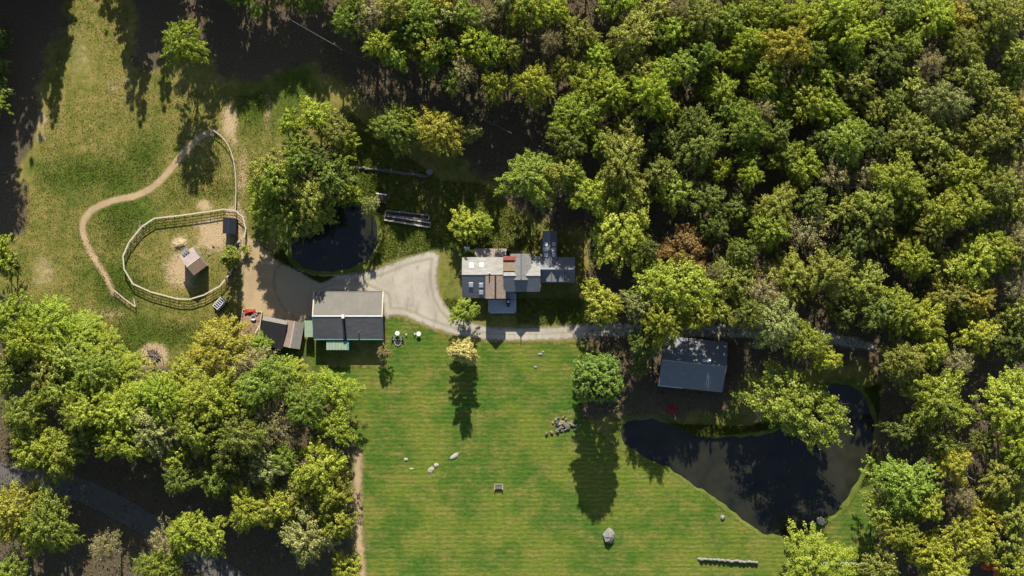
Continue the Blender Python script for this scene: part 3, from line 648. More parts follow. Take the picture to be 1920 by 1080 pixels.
# east wing in the shade, its little gables
c, L, wn, ws = span(1012, 1078, 482, 505, 530, 5); EW = Gable(house, c, L, wn, ws, 6.0, 4.2, 4.0, M_SLATE_SHADE, M_SLATE_SHADE, M_CLAP, capm=M_METAL)
for px in (1034, 1057):
    a = hl(px, 506, 5); b = hl(px, 528, 5); Gable(house, (a[0], (a[1] + b[1]) / 2), a[1] - b[1], 0.95, 0.95, 5.7, 4.8, 4.8, M_SLATE_SHADE, M_SLATE_SHADE, M_CLAP, rz=R(90), hang=0.1, base=3.8, capm=M_METAL)
    box_part('gable_window', house, (a[0], b[1] + 0.02, 4.6), (0.6, 0.1, 0.7), M_WHITE)
# narrow wing running back, six skylights
a = hl(1031, 433, 5); b = hl(1031, 500, 5)
cw = (a[0], (a[1] + b[1]) / 2); NW = Gable(house, cw, a[1] - b[1], 1.35, 1.35, 5.9, 4.7, 4.7, M_SLATE_SHADE, M_SLATE_SHADE, M_CLAP, rz=R(90), hang=0.15, capm=M_METAL)
for py in (458, 468, 478):
    for px in (1024, 1038):
        q = hl(px, py, 5); NW.skylight(q[1] - cw[1], -(q[0] - cw[0]), 0.7, 0.75)
# rear deck boards
a = hl(919, 475, .8); rear = box_part('rear_deck', house, (a[0], a[1], .80), (5.6, 1.5, .1), M_GWOOD)
a = hl(941, 574, .7); front = box_part('front_deck', house, (a[0], a[1], .70), (4.9, 2.2, .1), M_GWOOD)
for k in range(17):
    x0 = 889 + k * 3.6; a = hl(x0 + 1.8, 466, 0.9); b = hl(x0 + 1.8, 484, 0.9)
    MB().box((a[0], (a[1] + b[1]) / 2, 0.9), (0.33, a[1] - b[1], 0.06)).build('deck_board', M_DECK, rear)
for px in (892, 920, 948): q = hl(px, 467, 0.9); box_part('deck_post', rear, (q[0], q[1] - .1, 0.43), (0.14, 0.14, 0.86), M_DECK)
# front deck: L of grey boards with corner posts
for k in range(9):
    y0 = 562 + k * 2.85; a = hl(915, y0 + 1.4, 0.8); b = hl(968, y0 + 1.4, 0.8)
    MB().box(((a[0] + b[0]) / 2, a[1], 0.8), (b[0] - a[0], 0.265, 0.06)).build('deck_board', M_GDECK, front)
for k in range(5):
    y0 = 547 + k * 2.85; a = hl(949, y0 + 1.4, 0.8); b = hl(968, y0 + 1.4, 0.8)
    MB().box(((a[0] + b[0]) / 2, a[1], 0.8), (b[0] - a[0], 0.265, 0.06)).build('deck_board', M_GDECK, front)
for px, py in ((917, 586), (966, 586), (966, 549)): q = hl(px, py, 1); box_part('deck_post', front, (q[0], q[1], 0.95), (0.22, 0.22, 1.9), M_DARK)
a = hl(917, 586, 1); b = hl(966, 586, 1); MB().beam((a[0], a[1], 1.75), (b[0], b[1], 1.75), 0.08, 0.08).build('deck_rail', M_GDECK, front)
a = hl(966, 586, 1); b = hl(966, 549, 1); MB().beam((a[0], a[1], 1.75), (b[0], b[1], 1.75), 0.08, 0.08).build('deck_rail', M_GDECK, front)

# covered grill on the front deck, chairs on the rear deck
g = empty('grill', W(953, 566, 0.83)[:2] + (0.83,)); tag(g, 'dark covered grill with white lid on the front deck', 'grill')
MB().box((0, 0, 0.45), (0.75, 1.0, 0.9)).build('cover', M_BLUE, g); MB().lathe((0, 0.1, 0.9), [(0.3, 0), (0.27, .12), (0.12, .22)], 10).build('lid', M_WHITE, g); MB().box((0, -.72, .75), (.5, .35, .05)).build('side_shelf', M_BLUE, g)
def chair(px, py, rz, label, m, z=0.93, s=1.0, group=None):
    w = W(px, py, z); e = empty('deck_chair', (w[0], w[1], z), rz); e.scale = (s, s, s); tag(e, label, 'chair', group)
    MB().box((0, 0, .42), (.6, .6, .06)).build('seat', m, e); MB().box((0, .32, .75), (.6, .07, .7), 0, ('X', R(-14))).build('backrest', m, e)
    for x in (-.26, .26):
        for y in (-.26, .26): MB().box((x, y, .2), (.06, .06, .4)).build('leg', m, e)
        MB().box((x * 1.15, -.02, .64), (.08, .6, .04)).build('armrest', m, e)
chair(944, 475, R(20), 'white deck chair near the boards end of the rear deck', M_WHITE)
chair(952, 474, R(-15), 'dark blue deck chair off the end of the rear deck', M_BLUE, 0)
bn = empty('garden_table', W(876, 466)); tag(bn, 'small white table beside the rear deck of the house', 'table')
MB().box((0, 0, .7), (1.0, .6, .06)).build('table_top', M_WHITE, bn)
for x in (-.4, .4):
    for y in (-.2, .2): MB().box((x, y, .34), (.07, .07, .68)).build('leg', M_WHITE, bn)

# barn
bx_, by_, _ = W(652, 590); barn = empty('barn', (bx_, by_, 0)); tag(barn, 'big barn with roof slopes coloured sunlit tan and shaded dark beside the gravel yard', 'barn')
def bl(px, py, z=3.0): w = W(px, py, z); return (w[0] - bx_, w[1] - by_)
a = bl(586, 593, 5); b = bl(718, 593, 5); n_ = bl(586, 546, 3); s_ = bl(586, 637, 3)
cb = ((a[0] + b[0]) / 2, a[1]); BG = Gable(barn, cb, b[0] - a[0], n_[1] - a[1], a[1] - s_[1], 5.6, 3.3, 3.15, M_TAN, M_SHADE_SLOPE, M_BARNW, capm=M_WHITE)
L, wn, ws, zr, zn, zs = BG.d
for sg, w, m_ in ((1, wn, M_WOOD), (-1, ws, M_METAL)):          # verge boards
    for u in (-L / 2 + .09, L / 2 - .09):
        p = BG.at(u, sg * .15, .05); q = BG.at(u, sg * (w - .05), .05); MB().beam(p, q, .2, .08).build('verge_board', M_TEAL if (u < 0 and sg < 0) else m_, barn)
p = BG.at(-L / 2, -ws + .06, .03); q = BG.at(L / 2, -ws + .06, .03); MB().beam(p, q, .16, .1).build('gutter', M_TEAL, barn)
p = BG.at(-L / 2, wn - .06, .03); q = BG.at(L / 2, wn - .06, .03); MB().beam(p, q, .16, .1).build('gutter', M_METAL, barn)
u0 = bl(648, 593)[0] - cb[0]
MB().beam(BG.at(u0, -.2, .1), BG.at(u0 + .12, -ws, .1), .3, .22).build('roof_flashing', M_DARK, barn)
box_part('chimney', barn, BG.at(u0 - .15, 0, .3), (.5, .7, .9), M_WHITE); 
MB().tube([BG.at(bl(674, 0)[0] - cb[0], -2.9, -.1), BG.at(bl(674, 0)[0] - cb[0], -2.9, .5)], .13, 8).build('vent_pipe', M_METAL, barn)
for k in range(1, 11):                                          # standing seams of the lit slope
    u = -L / 2 + L * k / 11; MB().beam(BG.at(u, .3, .015), BG.at(u, wn - .15, .015), .05, .05).build('roof_seam', M_TAN, BG.slopes[0])
# lean-to and front porch with pale green sheets
a = bl(571, 601, 2.6); b = bl(587, 632, 2.6)
lean = MB().box(((a[0] + b[0]) / 2 + .1, (a[1] + b[1]) / 2, 1.2), (b[0] - a[0] - .3, a[1] - b[1] - .3, 2.4)).build('lean_to', M_BARNW, barn)
for k in range(4):
    x0 = a[0] + (b[0] - a[0]) * k / 4; x1 = a[0] + (b[0] - a[0]) * (k + 1) / 4 - .03
    MB().box(((x0 + x1) / 2, (a[1] + b[1]) / 2, 2.55 + .05 * k), (x1 - x0, a[1] - b[1], .08)).build('lean_to_sheet', M_GREEN, lean)
a = bl(612, 639, 3); b = bl(651, 656, 3)
porch = MB().box(((a[0] + b[0]) / 2, (a[1] + b[1]) / 2, 1.45), (b[0] - a[0] - .3, a[1] - b[1] - .3, 2.9)).build('porch', M_BARNW, barn)
for k in range(7):
    x0 = a[0] + (b[0] - a[0]) * k / 7; x1 = a[0] + (b[0] - a[0]) * (k + 1) / 7 - .04
    MB().box(((x0 + x1) / 2, (a[1] + b[1]) / 2, 3.0), (x1 - x0, a[1] - b[1], .09)).build('porch_sheet', M_GREEN, porch)
MB().box((b[0] + .16, (a[1] + b[1]) / 2 + .1, 3.0), (.3, a[1] - b[1] + .3, .14)).build('porch_trim', M_TEAL, porch)

# sheds beside the barn
def shed(px, py, L, w, zr, ze, rz, mn, ms, name, label, hang=.2, capm=None, wall=None):
    x, y, _ = W(px, py, zr * .8); e = empty(name, (x, y, 0)); tag(e, label, 'shed')
    return e, Gable(e, (0, 0), L, w, w, zr, ze, ze, mn, ms, wall or M_BARNW, rz=rz, hang=hang, capm=capm)
e_, g_ = shed(549, 627, 5.0, 1.75, 3.0, 2.1, R(80), M_PINK, M_GWOOD, 'shed', 'narrow shed with weathered tan roof next to the barn lean-to', capm=M_WOOD)
x, y, _ = W(512, 624, 2.6); e = empty('shade_roof_shed', (x, y, 0), R(-11)); tag(e, 'low shed with its roof painted black for shade, between narrow shed and chip bin', 'shed')
Gable(e, (0, 2.0), 4.6, .75, 4.7, 3.4, 3.0, 2.2, M_GWOOD, M_SHADE_BLACK, M_BARNW, hang=.15, capm=M_GWOOD)  # near slope coloured black in place of shade
# wood chip bin with clutter
x, y, _ = W(471, 606); e = empty('chip_bin', (x, y, 0), R(-8)); tag(e, 'low board bin of wood chips beside the shade-black shed', 'bin')
for c_, s_ in (((0, -2.35, .45), (3.6, .14, .9)), ((0, 2.35, .35), (3.6, .14, .7)), ((-1.8, 0, .45), (.14, 4.56, .9)), ((1.8, 0, .45), (.14, 4.56, .9))): MB().box(c_, s_).build('board', M_WOOD, e)
P, f, nx, ny = grid(-1.7, 1.7, -2.2, 2.2, .2); zz = .45 + .22 * np.exp(-((P ** 2).sum(1)) / 2.0) + rng.normal(size=len(P)) * .06
link(bpy.data.objects.new('chips', np_mesh('chips', np.column_stack([P, zz]), f, M_CHIP)), e)
x, y, _ = W(475, 596, 1); t_ = empty('water_tub', (x, y, .55), R(12)); tag(t_, 'white tub standing in the wood chip bin', 'tub'); MB().lathe((0, 0, 0), [(.38, 0), (.48, .5), (.44, .5), (.36, .12), (.01, .12)], 14).build('tub_shell', M_WHITE, t_); MB().tube([(-.5, 0, .45), (0, 0, .62), (.5, 0, .45)], .03, 5).build('handle', M_DARK, t_)
x, y, _ = W(468, 585, 1); t_ = MB().poly([(-1, -.4, .1), (1, -.5, .05), (1.1, .5, .12), (-.9, .6, .1), (0, 0, .45), (.5, .1, .4)], [(0, 1, 5, 4), (1, 2, 5), (2, 3, 4, 5), (3, 0, 4)]).build('red_tarp', M_REDT); t_.location = (x, y, .65); tag(t_, 'crumpled red tarp on top of the wood chip bin', 'tarp')
for px, py, lab in ((478, 588, 'loose grey plank on the wood chips by the red tarp'), (482, 617, 'pale plank lying near the lower end of the wood chip bin')):
    x, y, _ = W(px, py, .8); t_ = MB().beam((-.8, 0, 0), (.8, .1, .1), .22, .07).build('plank', M_WOOD if py > 600 else M_GWOOD); t_.location = (x, y, .85); t_.rotation_euler = (0, 0, R(-20 + py)); tag(t_, lab, 'plank')

# garage by the pond
x, y, _ = W(1300, 685, 4); e = empty('garage', (x, y, 0), R(-6)); tag(e, 'dark-roofed garage in dappled shade above the large pond', 'garage')
GG = Gable(e, (0, .5), 12.0, 4.4, 5.0, 5.2, 3.0, 2.7, M_SLATE_SHADE, M_SLATE_SHADE, M_BARNW, capm=M_METAL)
MB().beam(GG.at(-6, -4.95, .03), GG.at(-1.5, -4.95, .03), .16, .12).build('gutter', M_WHITE, e); MB().beam(GG.at(-5.9, -3.4, .06), GG.at(-5.9, -4.9, .06), .14, .1).build('downpipe', M_WHITE, e)
GG.skylight(2.2, .6, 1.5, .6, 'ridge_vent')
x, y, _ = W(1262, 768, 2.2); e = empty('patio_umbrella', (x, y, 0)); tag(e, 'red patio umbrella in the shade below the garage', 'umbrella')
MB().tube([(0, 0, 0), (0, 0, 2.6)], .035, 8).build('pole', M_METAL, e); MB().lathe((0, 0, 2.05), [(1.05, 0), (1.04, .03), (.5, .3), (.02, .5)], 8).build('canopy', mat('shade_dark_red_canvas', (0.20, 0.025, 0.02), (0.15, 0.02, 0.018)), e); MB().lathe((0, 0, 0), [(.3, 0), (.3, .1), (.05, .14)], 10).build('base', M_DARK, e)  # canopy red darkened to imitate the shade over it

# paddock shelter, dark shed, hay
x, y, _ = W(364, 492, 3.5); e = empty('paddock_shelter', (x, y, 0)); tag(e, 'small shelter with pale pink and brown roof inside the paddock ring', 'shelter')
Gable(e, (0, 0), 3.0, 2.5, 1.9, 4.1, 3.3, 3.4, M_PALEPINK, M_BROWN, M_GWOOD, rz=R(37), hang=.2, capm=M_WOOD)
hb_ = W(346, 474, 3.4); 
for k in range(3): MB().box((hb_[0] - x + .5 * k * .8 - .2, hb_[1] - y - .1 + .5 * k * .6, 3.72), (.32, 1.0, .1), R(37), ('X', R(-17))).build('roof_panel', M_METAL, e)
x, y, _ = W(432, 424, 2); e = empty('dark_shed', (x, y, 0)); tag(e, 'small black shed in the top corner of the paddock ring', 'shed')
Gable(e, (0, 0), 2.9, 1.25, 1.25, 3.9, 2.8, 2.8, M_DARK, M_DARK, M_DARK, rz=R(88), hang=.15, capm=M_BLUE)
MB().box((0, -1.32, .95), (.9, .06, 1.9)).build('door', M_DARK, e)

def rock(name, px, py, s, m, label=None, parent=None, z=0.0, cat='boulder', seed=1, local=None):
    r_ = np.random.default_rng(seed); mb = MB(); n = 9; P = []; F = []
    for i, (zz, rr) in enumerate(((-.15, .85), (.18, 1.0), (.48, .86), (.72, .45))):
        for k in range(n):
            a = 6.283 * k / n + .2 * i; q = rr * (1 + r_.normal() * .17); P.append((q * math.cos(a) * s[0] / 2, q * math.sin(a) * s[1] / 2, zz * s[2] * (1 + r_.normal() * .06)))
    P.append((0, 0, s[2] * .8))
    for i in range(3):
        for k in range(n): F.append((i * n + k, i * n + (k + 1) % n, (i + 1) * n + (k + 1) % n, (i + 1) * n + k))
    for k in range(n): F.append((3 * n + k, 3 * n + (k + 1) % n, 4 * n))
    mb.poly(P, F); o = mb.build(name, m, parent)
    o.location = local if local else W(px, py)[:2] + (z,)
    o.rotation_euler = (0, 0, r_.uniform(0, 6.28) if parent else 0)
    if label: tag(o, label, cat)
    return o

o = MB(); P, f, nx, ny = grid(-1.6, 1.6, -1.5, 1.5, .16); zz = .6 * np.exp(-(P ** 2).sum(1) / 1.3) + .3 * np.exp(-((P - [.5, .3]) ** 2).sum(1) / .3) + .25 * np.exp(-((P + [.6, .2]) ** 2).sum(1) / .25) - .16 + rng.normal(size=len(P)) * .09
o = link(bpy.data.objects.new('hay_heap', np_mesh('hay_heap', np.column_stack([P, zz]), f, M_STRAW))); o.location = W(337, 459); tag(o, 'heap of pale hay beside the pink-roofed shelter', 'hay')
for i, (px, py, w) in enumerate(((400, 462, .5), (392, 478, .4))): rock('paddock_stone', px, py, (w, w, .3), M_DKSTONE, ('larger' if i == 0 else 'smaller') + ' dark stone on the bare ground of the paddock', seed=80 + i, cat='stone')

# ------------------------------------------------------------------ fences
def resample(pts, step, closed=False):
    pts = [Vector(p) for p in pts] + ([Vector(pts[0])] if closed else []); out = [pts[0]]
    for a, b in zip(pts[:-1], pts[1:]):
        n = max(1, round((b - a).length / step))
        for k in range(1, n + 1): out.append(a.lerp(b, k / n))
    return out
def fence(name, label, pxs, h, step, capw, m, rails=(.45, .85), postm=None, smooth=1):
    pts = gpx(pxs); o_ = pts[0]; e = empty(name, (o_[0], o_[1], 0)); tag(e, label, 'fence')
    P = resample(smooth_line(pts, smooth), step); pm = MB().box((0, 0, h / 2 - .1), (.10, .10, h + .2)).mesh('post', postm or M_GWOOD)
    P = [p - Vector(o_) for p in P]
    for p in P: q = bpy.data.objects.new('post', pm); q.location = (p.x, p.y, 0); link(q, e)
    for a, b in zip(P[:-1], P[1:]):
        j = random.uniform(-.02, .02)
        MB().beam((a.x, a.y, h + .06 + j), (b.x, b.y, h + .06 - j), capw, .06).build('cap_rail', m, e)
        for z in rails: MB().beam((a.x, a.y, z * h / 1.3), (b.x, b.y, z * h / 1.3), .04, .07).build('rail', postm or M_GWOOD, e)
RING = [(460, 446), (463, 430), (458, 408), (443, 395), (420, 393), (395, 397), (345, 404), (292, 410), (268, 426), (245, 455), (234, 480), (236, 505), (252, 532), (285, 547), (335, 560), (358, 561), (385, 553), (415, 536), (434, 512), (444, 490), (446, 472), (443, 460), (452, 450)]
fence('ring_fence', 'pale-topped post and rail fence round the oval paddock', RING, 1.35, 1.6, .24, M_WOOD, (.3, .65, 1.0), smooth=0)
fence('meadow_fence', 'thin pale fence curving up from the paddock to the path end', [(443, 394), (445, 350), (442, 310), (434, 280), (420, 258), (402, 245)], 1.1, 2.2, .15, M_WOOD, (.5,))
fence('path_fence', 'short hooked fence at the lower end of the dirt path', [(215, 543), (235, 560), (256, 575), (253, 560)], .9, 1.4, .15, M_WOOD, (.5,), smooth=0)

# ------------------------------------------------------------------ small things in the open
x, y, _ = W(413, 570, 1); e = empty('slatted_cart', (x, y, 0), R(48)); tag(e, 'dark cart with white slatted rack below the paddock ring', 'cart')
MB().box((0, 0, .75), (2.3, 1.4, .18)).build('bed', M_DARK, e)
for k in range(6): MB().box((-1.0 + .4 * k, .2, 1.75), (.1, 1.1, .05)).build('slat', M_WHITE, e)
for yy in (-.35, .75): MB().beam((-1.15, yy, 1.7), (1.15, yy, 1.7), .1, .06).build('rack_rail', M_WHITE, e)
for xx in (-1.05, 1.05):
    for yy in (-.6, .6):
        MB().box((xx, yy, 1.27), (.07, .07, .9)).build('upright', M_DARK, e)
        wh = MB().lathe((0, 0, -.08), [(.34, 0), (.36, .03), (.36, .13), (.34, .16)], 14).build('wheel', M_DARK, e); wh.location = (xx * .75, yy * 1.3, .36); wh.rotation_euler = (R(90), 0, 0)
MB().beam((1.1, 0, .7), (2.2, 0, .4), .1, .1).build('drawbar', M_METAL, e)

x, y, _ = W(290, 668); e = empty('brush_pile', (x, y, 0)); tag(e, 'heap of brown sticks on the round bare patch', 'brush pile')
for k in range(34):
    a = random.uniform(0, 3.14); l = random.uniform(.6, 1.5); c_ = Vector((random.gauss(0, .5), random.gauss(0, .45), .08 + .012 * k)); d = Vector((math.cos(a), math.sin(a), random.uniform(-.15, .25))) * l / 1.2
    MB().tube([c_ - d, c_ + d], [.075, .04], 5).build('stick', BARK_PALE if k % 3 else BARK, e)

def table_round(px, py, label):
    x, y, _ = W(px, py, .7); e = empty('garden_table', (x, y, 0)); tag(e, label, 'table')
    MB().lathe((0, 0, .68), [(.40, 0), (.44, .03), (.44, .06), (.40, .08)], 16).build('table_top', M_WHITE, e); MB().tube([(0, 0, .05), (0, 0, .68)], .05, 8).build('pedestal', M_WHITE, e); MB().lathe((0, 0, 0), [(.3, 0), (.3, .04), (.06, .08)], 12).build('foot', M_WHITE, e)
table_round(745, 625, 'round white table on the lawn nearest the barn'); table_round(785, 626, 'round white table on the lawn nearest the driveway')
x, y, _ = W(746, 642); e = empty('fire_ring', (x, y, 0)); tag(e, 'dark fire ring with grey rim below the white lawn table', 'fire pit')
for k in range(11): rock('stone', 0, 0, (.36, .32, .3), M_STONE, None, e, seed=200 + k, local=(.62 * math.cos(.571 * k), .62 * math.sin(.571 * k), 0))
MB().lathe((0, 0, .0), [(.5, 0), (.48, .05), (.1, .08)], 14).build('ash', M_DARK, e)
for px, rz, lab in ((738, R(60), 'grey lawn chair between the barn side and the fire ring'), (753, R(-60), 'grey lawn chair on the driveway side of the fire ring')): chair(px, 634, rz, lab, M_GWOOD, 0, .9)
for px, py, lab in ((762, 627, 'small pale stool midway between the two white lawn tables'), (778, 626, 'small pale stool beside the driveway-side lawn table')):
    x, y, _ = W(px, py); e = empty('stool', (x, y, 0)); tag(e, lab, 'stool'); MB().lathe((0, 0, .38), [(.17, 0), (.18, .03), (.15, .06)], 10).build('seat', M_WOOD, e)
    for k in range(3): MB().tube([(.08 * math.cos(2.1 * k), .08 * math.sin(2.1 * k), .39), (.17 * math.cos(2.1 * k), .17 * math.sin(2.1 * k), 0)], .022, 5).build('leg', M_WOOD, e)

# wooden bench out on the lawn
x, y, _ = W(935, 913); e = empty('garden_bench', (x, y, 0)); tag(e, 'slat-backed wooden bench alone in the middle of the lawn', 'bench')
for k in range(4): MB().box((0, -.25 + .17 * k, .48), (1.5, .15, .05)).build('seat_slat', M_GWOOD, e)
for k in range(5): MB().box((-.62 + .31 * k, .62, .95), (.12, .06, 1.0), 0, ('X', R(-22))).build('back_slat', M_WOOD, e)
MB().box((0, .50, .62), (1.5, .07, .1)).build('back_rail', M_WOOD, e)
for xx in (-.72, .72):
    MB().box((xx, .05, .72), (.14, .95, .05)).build('armrest', M_WOOD, e)
    for yy in (-.36, .42): MB().box((xx, yy, .35), (.09, .09, .7)).build('leg', M_GWOOD, e)

# boulders and stones
rock('boulder', 1142, 1004, (1.9, 2.9, 1.9), M_STONE, 'big grey boulder alone on the lower lawn', seed=3)
rock('boulder', 1355, 970, (.9, .9, .7), M_STONE, 'small grey boulder on the lawn near the pond bank', seed=4)
rock('boulder', 1539, 977, (1.7, 1.7, .9), M_WOOD, 'pale rounded boulder on the pond edge by the outlet', seed=5)
rock('boulder', 1520, 981, (.8, .7, .4), M_STONE, 'little brown stone at the pond edge touching the pale boulder', seed=6)
for i, (px, py, w, d, h_, lab) in enumerate(((852, 855, 2.1, .8, .35, 'long pale slab of rock in the lawn, highest of the slabs'), (818, 872, 1.0, .8, .3, 'pale rock at the upper end of the low outcrop in the lawn'), (808, 880, 1.3, .8, .25, 'pale rock at the lower end of the low outcrop in the lawn'),
        (761, 861, .7, .7, .35, 'small pale rock nearest the woods edge on the lawn'), (772, 879, .8, .4, .2, 'flat sliver of rock below the small pale rock'), (1013, 664, .9, .6, .3, 'pale stone on the lawn below the driveway, nearest the house shadow'), (1004, 688, .6, .5, .25, 'small pale stone on the lawn below another pale stone'), (1018, 660, .5, .4, .25, 'tiny pale stone touching a pale stone below the driveway'))):
    o = rock('outcrop_rock', px, py, (w, d, h_), mat('pale_rock', (0.50, 0.45, 0.37), (0.30, 0.27, 0.22), 4, bump=.9) if i < 5 else M_STONE, lab, seed=30 + i, cat='rock'); o.rotation_euler = (0, 0, R(28 if i in (0, 2) else 0))
x, y, _ = W(1057, 797); e = empty('rock_pile', (x, y, 0)); tag(e, 'heap of grey stones at the lawn edge beside the tall tree shadow', 'rock pile')
for k in range(70):
    a = random.uniform(0, 6.28); q = math.sqrt(random.random()); w = random.uniform(.25, .85)
    rock('stone', 0, 0, (w, w * random.uniform(.6, .95), w * .7), (M_STONE, M_DKSTONE, M_CHIP, M_DKSTONE)[k % 4], None, e, seed=300 + k, local=(random.gauss(0, 1.05), random.gauss(0, .75) + .3 * math.sin(k), random.uniform(0, .25)))

def stone_wall(name, label, pxs, w, h_, m, step=.75, rows=1, seed=500):
    pts = gpx(pxs); o_ = pts[0]; e = empty(name, (o_[0], o_[1], 0)); tag(e, label, 'wall')
    P = resample(pts, step); k = 0
    for a, b in zip(P[:-1], P[1:]):
        for lay in range(2):
            c_ = (a + b) / 2 - Vector(o_); k += 1
            ang = math.atan2(b.y - a.y, b.x - a.x)
            o = rock('stone', 0, 0, (step * random.uniform(.95, 1.25), w * random.uniform(.8, 1.1), h_ * .68), m, None, e, seed=seed + k, local=(c_.x + random.gauss(0, .05) + lay * step * .4, c_.y + random.gauss(0, .06), lay * h_ * .42))
            o.rotation_euler = (0, 0, ang + random.gauss(0, .12))
stone_wall('stone_wall', 'low stone wall below the large pond outlet', [(1308, 1047), (1350, 1050), (1418, 1054)], .5, .9, M_STONE, .8)
stone_wall('stone_wall', 'low stone wall at the bottom edge below the pond bank', [(1478, 1056), (1560, 1056), (1640, 1058)], .5, .9, M_STONE, .8, seed=700)
stone_wall('stone_wall', 'straight pale stone wall in the shade above the round pond', [(665, 314), (700, 318), (770, 327), (800, 331)], .6, .7, M_DKSTONE, .6, seed=900)
rock('boulder', 806, 323, (1.4, 1.3, .9), M_STONE, 'round boulder at the end of the shaded stone wall', seed=9)
for i, (p, q, lab) in enumerate((((724, 395), (805, 404), 'upper of the long grey timber beds beside the round pond'), ((722, 404), (808, 418), 'lower of the long grey timber beds beside the round pond'))):
    a = Vector(W(*p)); b = Vector(W(*q)); e = empty('garden_bed', a); tag(e, lab, 'garden bed'); d = b - a; nrm = Vector((-d.y, d.x, 0)).normalized()
    for sg in (0, .85): MB().beam(nrm * -sg + Vector((0, 0, .3)), d - nrm * sg + Vector((0, 0, .3)), .26, .6).build('timber', M_WOOD if i else M_GWOOD, e)
    for u in (0, 1): MB().beam(d * u + Vector((0, 0, .3)) - nrm * .13, d * u - nrm * .72 + Vector((0, 0, .3)), .22, .56).build('timber', M_GWOOD, e)
    MB().poly([nrm * -.1 + Vector((0, 0, .45)), d - nrm * .1 + Vector((0, 0, .45)), d - nrm * .75 + Vector((0, 0, .45)), nrm * -.75 + Vector((0, 0, .45))], [(0, 1, 2, 3)]).build('soil', mat('bed_soil', (.05, .04, .03)), e)
x, y, _ = W(716, 372); e = empty('garden_hut', (x, y, 0), R(-8)); tag(e, 'tiny dark hut with pale roof edge by the timber beds', 'hut')
MB().box((0, -.2, .8), (1.7, 1.2, 1.6)).build('wall', M_BARNW, e); MB().box((0, -.1, 1.7), (2.0, 1.6, .1), 0, ('X', R(8))).build('roof', M_BARNW, e); MB().box((0, .72, 1.85), (2.05, .22, .12)).build('roof_edge', M_WHITE, e)

# utility pole and cables
x, y, _ = W(634, 88, 9); e = empty('utility_pole', (x, y, 0)); tag(e, 'wooden utility pole at the forest edge carrying the cable', 'utility pole')
MB().tube([(0, 0, -.3), (0, 0, 10)], [.17, .12], 8).build('pole', BARK_PALE, e); MB().beam((-.7, .7, 9.4), (.7, -.7, 9.4), .12, .14).build('crossarm', BARK_PALE, e); MB().tube([(0, 0, 8.5), (.9, -1.6, 0)], .03, 5).build('guy_wire', M_METAL, e)
for xx, yy in ((-.6, .6), (.6, -.6)): MB().lathe((xx, yy, 9.47), [(.06, 0), (.08, .1), (.04, .2)], 8).build('insulator', M_WHITE, e)
def cable(p, q, z0, z1, label):
    a = Vector(W(*p, z0)[:2] + (z0,)); b = Vector(W(*q, z1)[:2] + (z1,)); pts = [a.lerp(b, t / 12) - Vector((0, 0, 4 * .5 * (t / 12) * (1 - t / 12))) for t in range(13)]
    o = MB().tube([p_ - a for p_ in pts], .028, 5).build('power_cable', M_GWOOD); o.location = a; tag(o, label, 'cable', 'overhead cables')
cable((634, 88), (440, -24), 9.6, 9.6, 'overhead cable running from the pole up out of the picture')
cable((634, 88), (960, 250), 9.6, 9.0, 'overhead cable running from the pole down into the woods')

# dead leaning trunks in the woods
for i, (x0, y0, x1, y1, z, lab) in enumerate(((1368, 42, 1400, 16, 12, 'bare grey dead trunk poking out near the top edge'), (1712, 130, 1770, 108, 12, 'long pale dead trunk leaning in the upper woods'), (1030, 90, 1052, 62, 11, 'pale forked dead trunk at the forest edge above the house'), (1800, 884, 1818, 896, 10, 'short broken grey trunk right of the pond woods'), (0, 1052, 36, 1030, 11, 'pale fallen trunk at the bottom left corner by the road'), (1028, 176, 1056, 170, 9, 'thin grey dead trunk lying between yellow crowns'))):
    a = Vector(W(x0, y0, z)); b = Vector(W(x1, y1, z * .9)); e = empty('dead_tree', (a.x, a.y, 0)); tag(e, lab, 'dead tree'); d = b - a
    MB().tube([(-d.x * .6, -d.y * .6, -.2), (0, 0, z * .8), (d.x * .5, d.y * .5, z), (d.x, d.y, z + .6)], [.22, .17, .12, .05], 6).build('trunk', M_GWOOD, e)
    for k in range(5):
        t = random.uniform(.2, .9); q = Vector((d.x * t, d.y * t, z * .95)); MB().tube([q, q + Vector((random.gauss(0, 1.1), random.gauss(0, 1.1), random.uniform(.2, 1.4)))], [.07, .02], 4).build('branch', M_GWOOD, e)

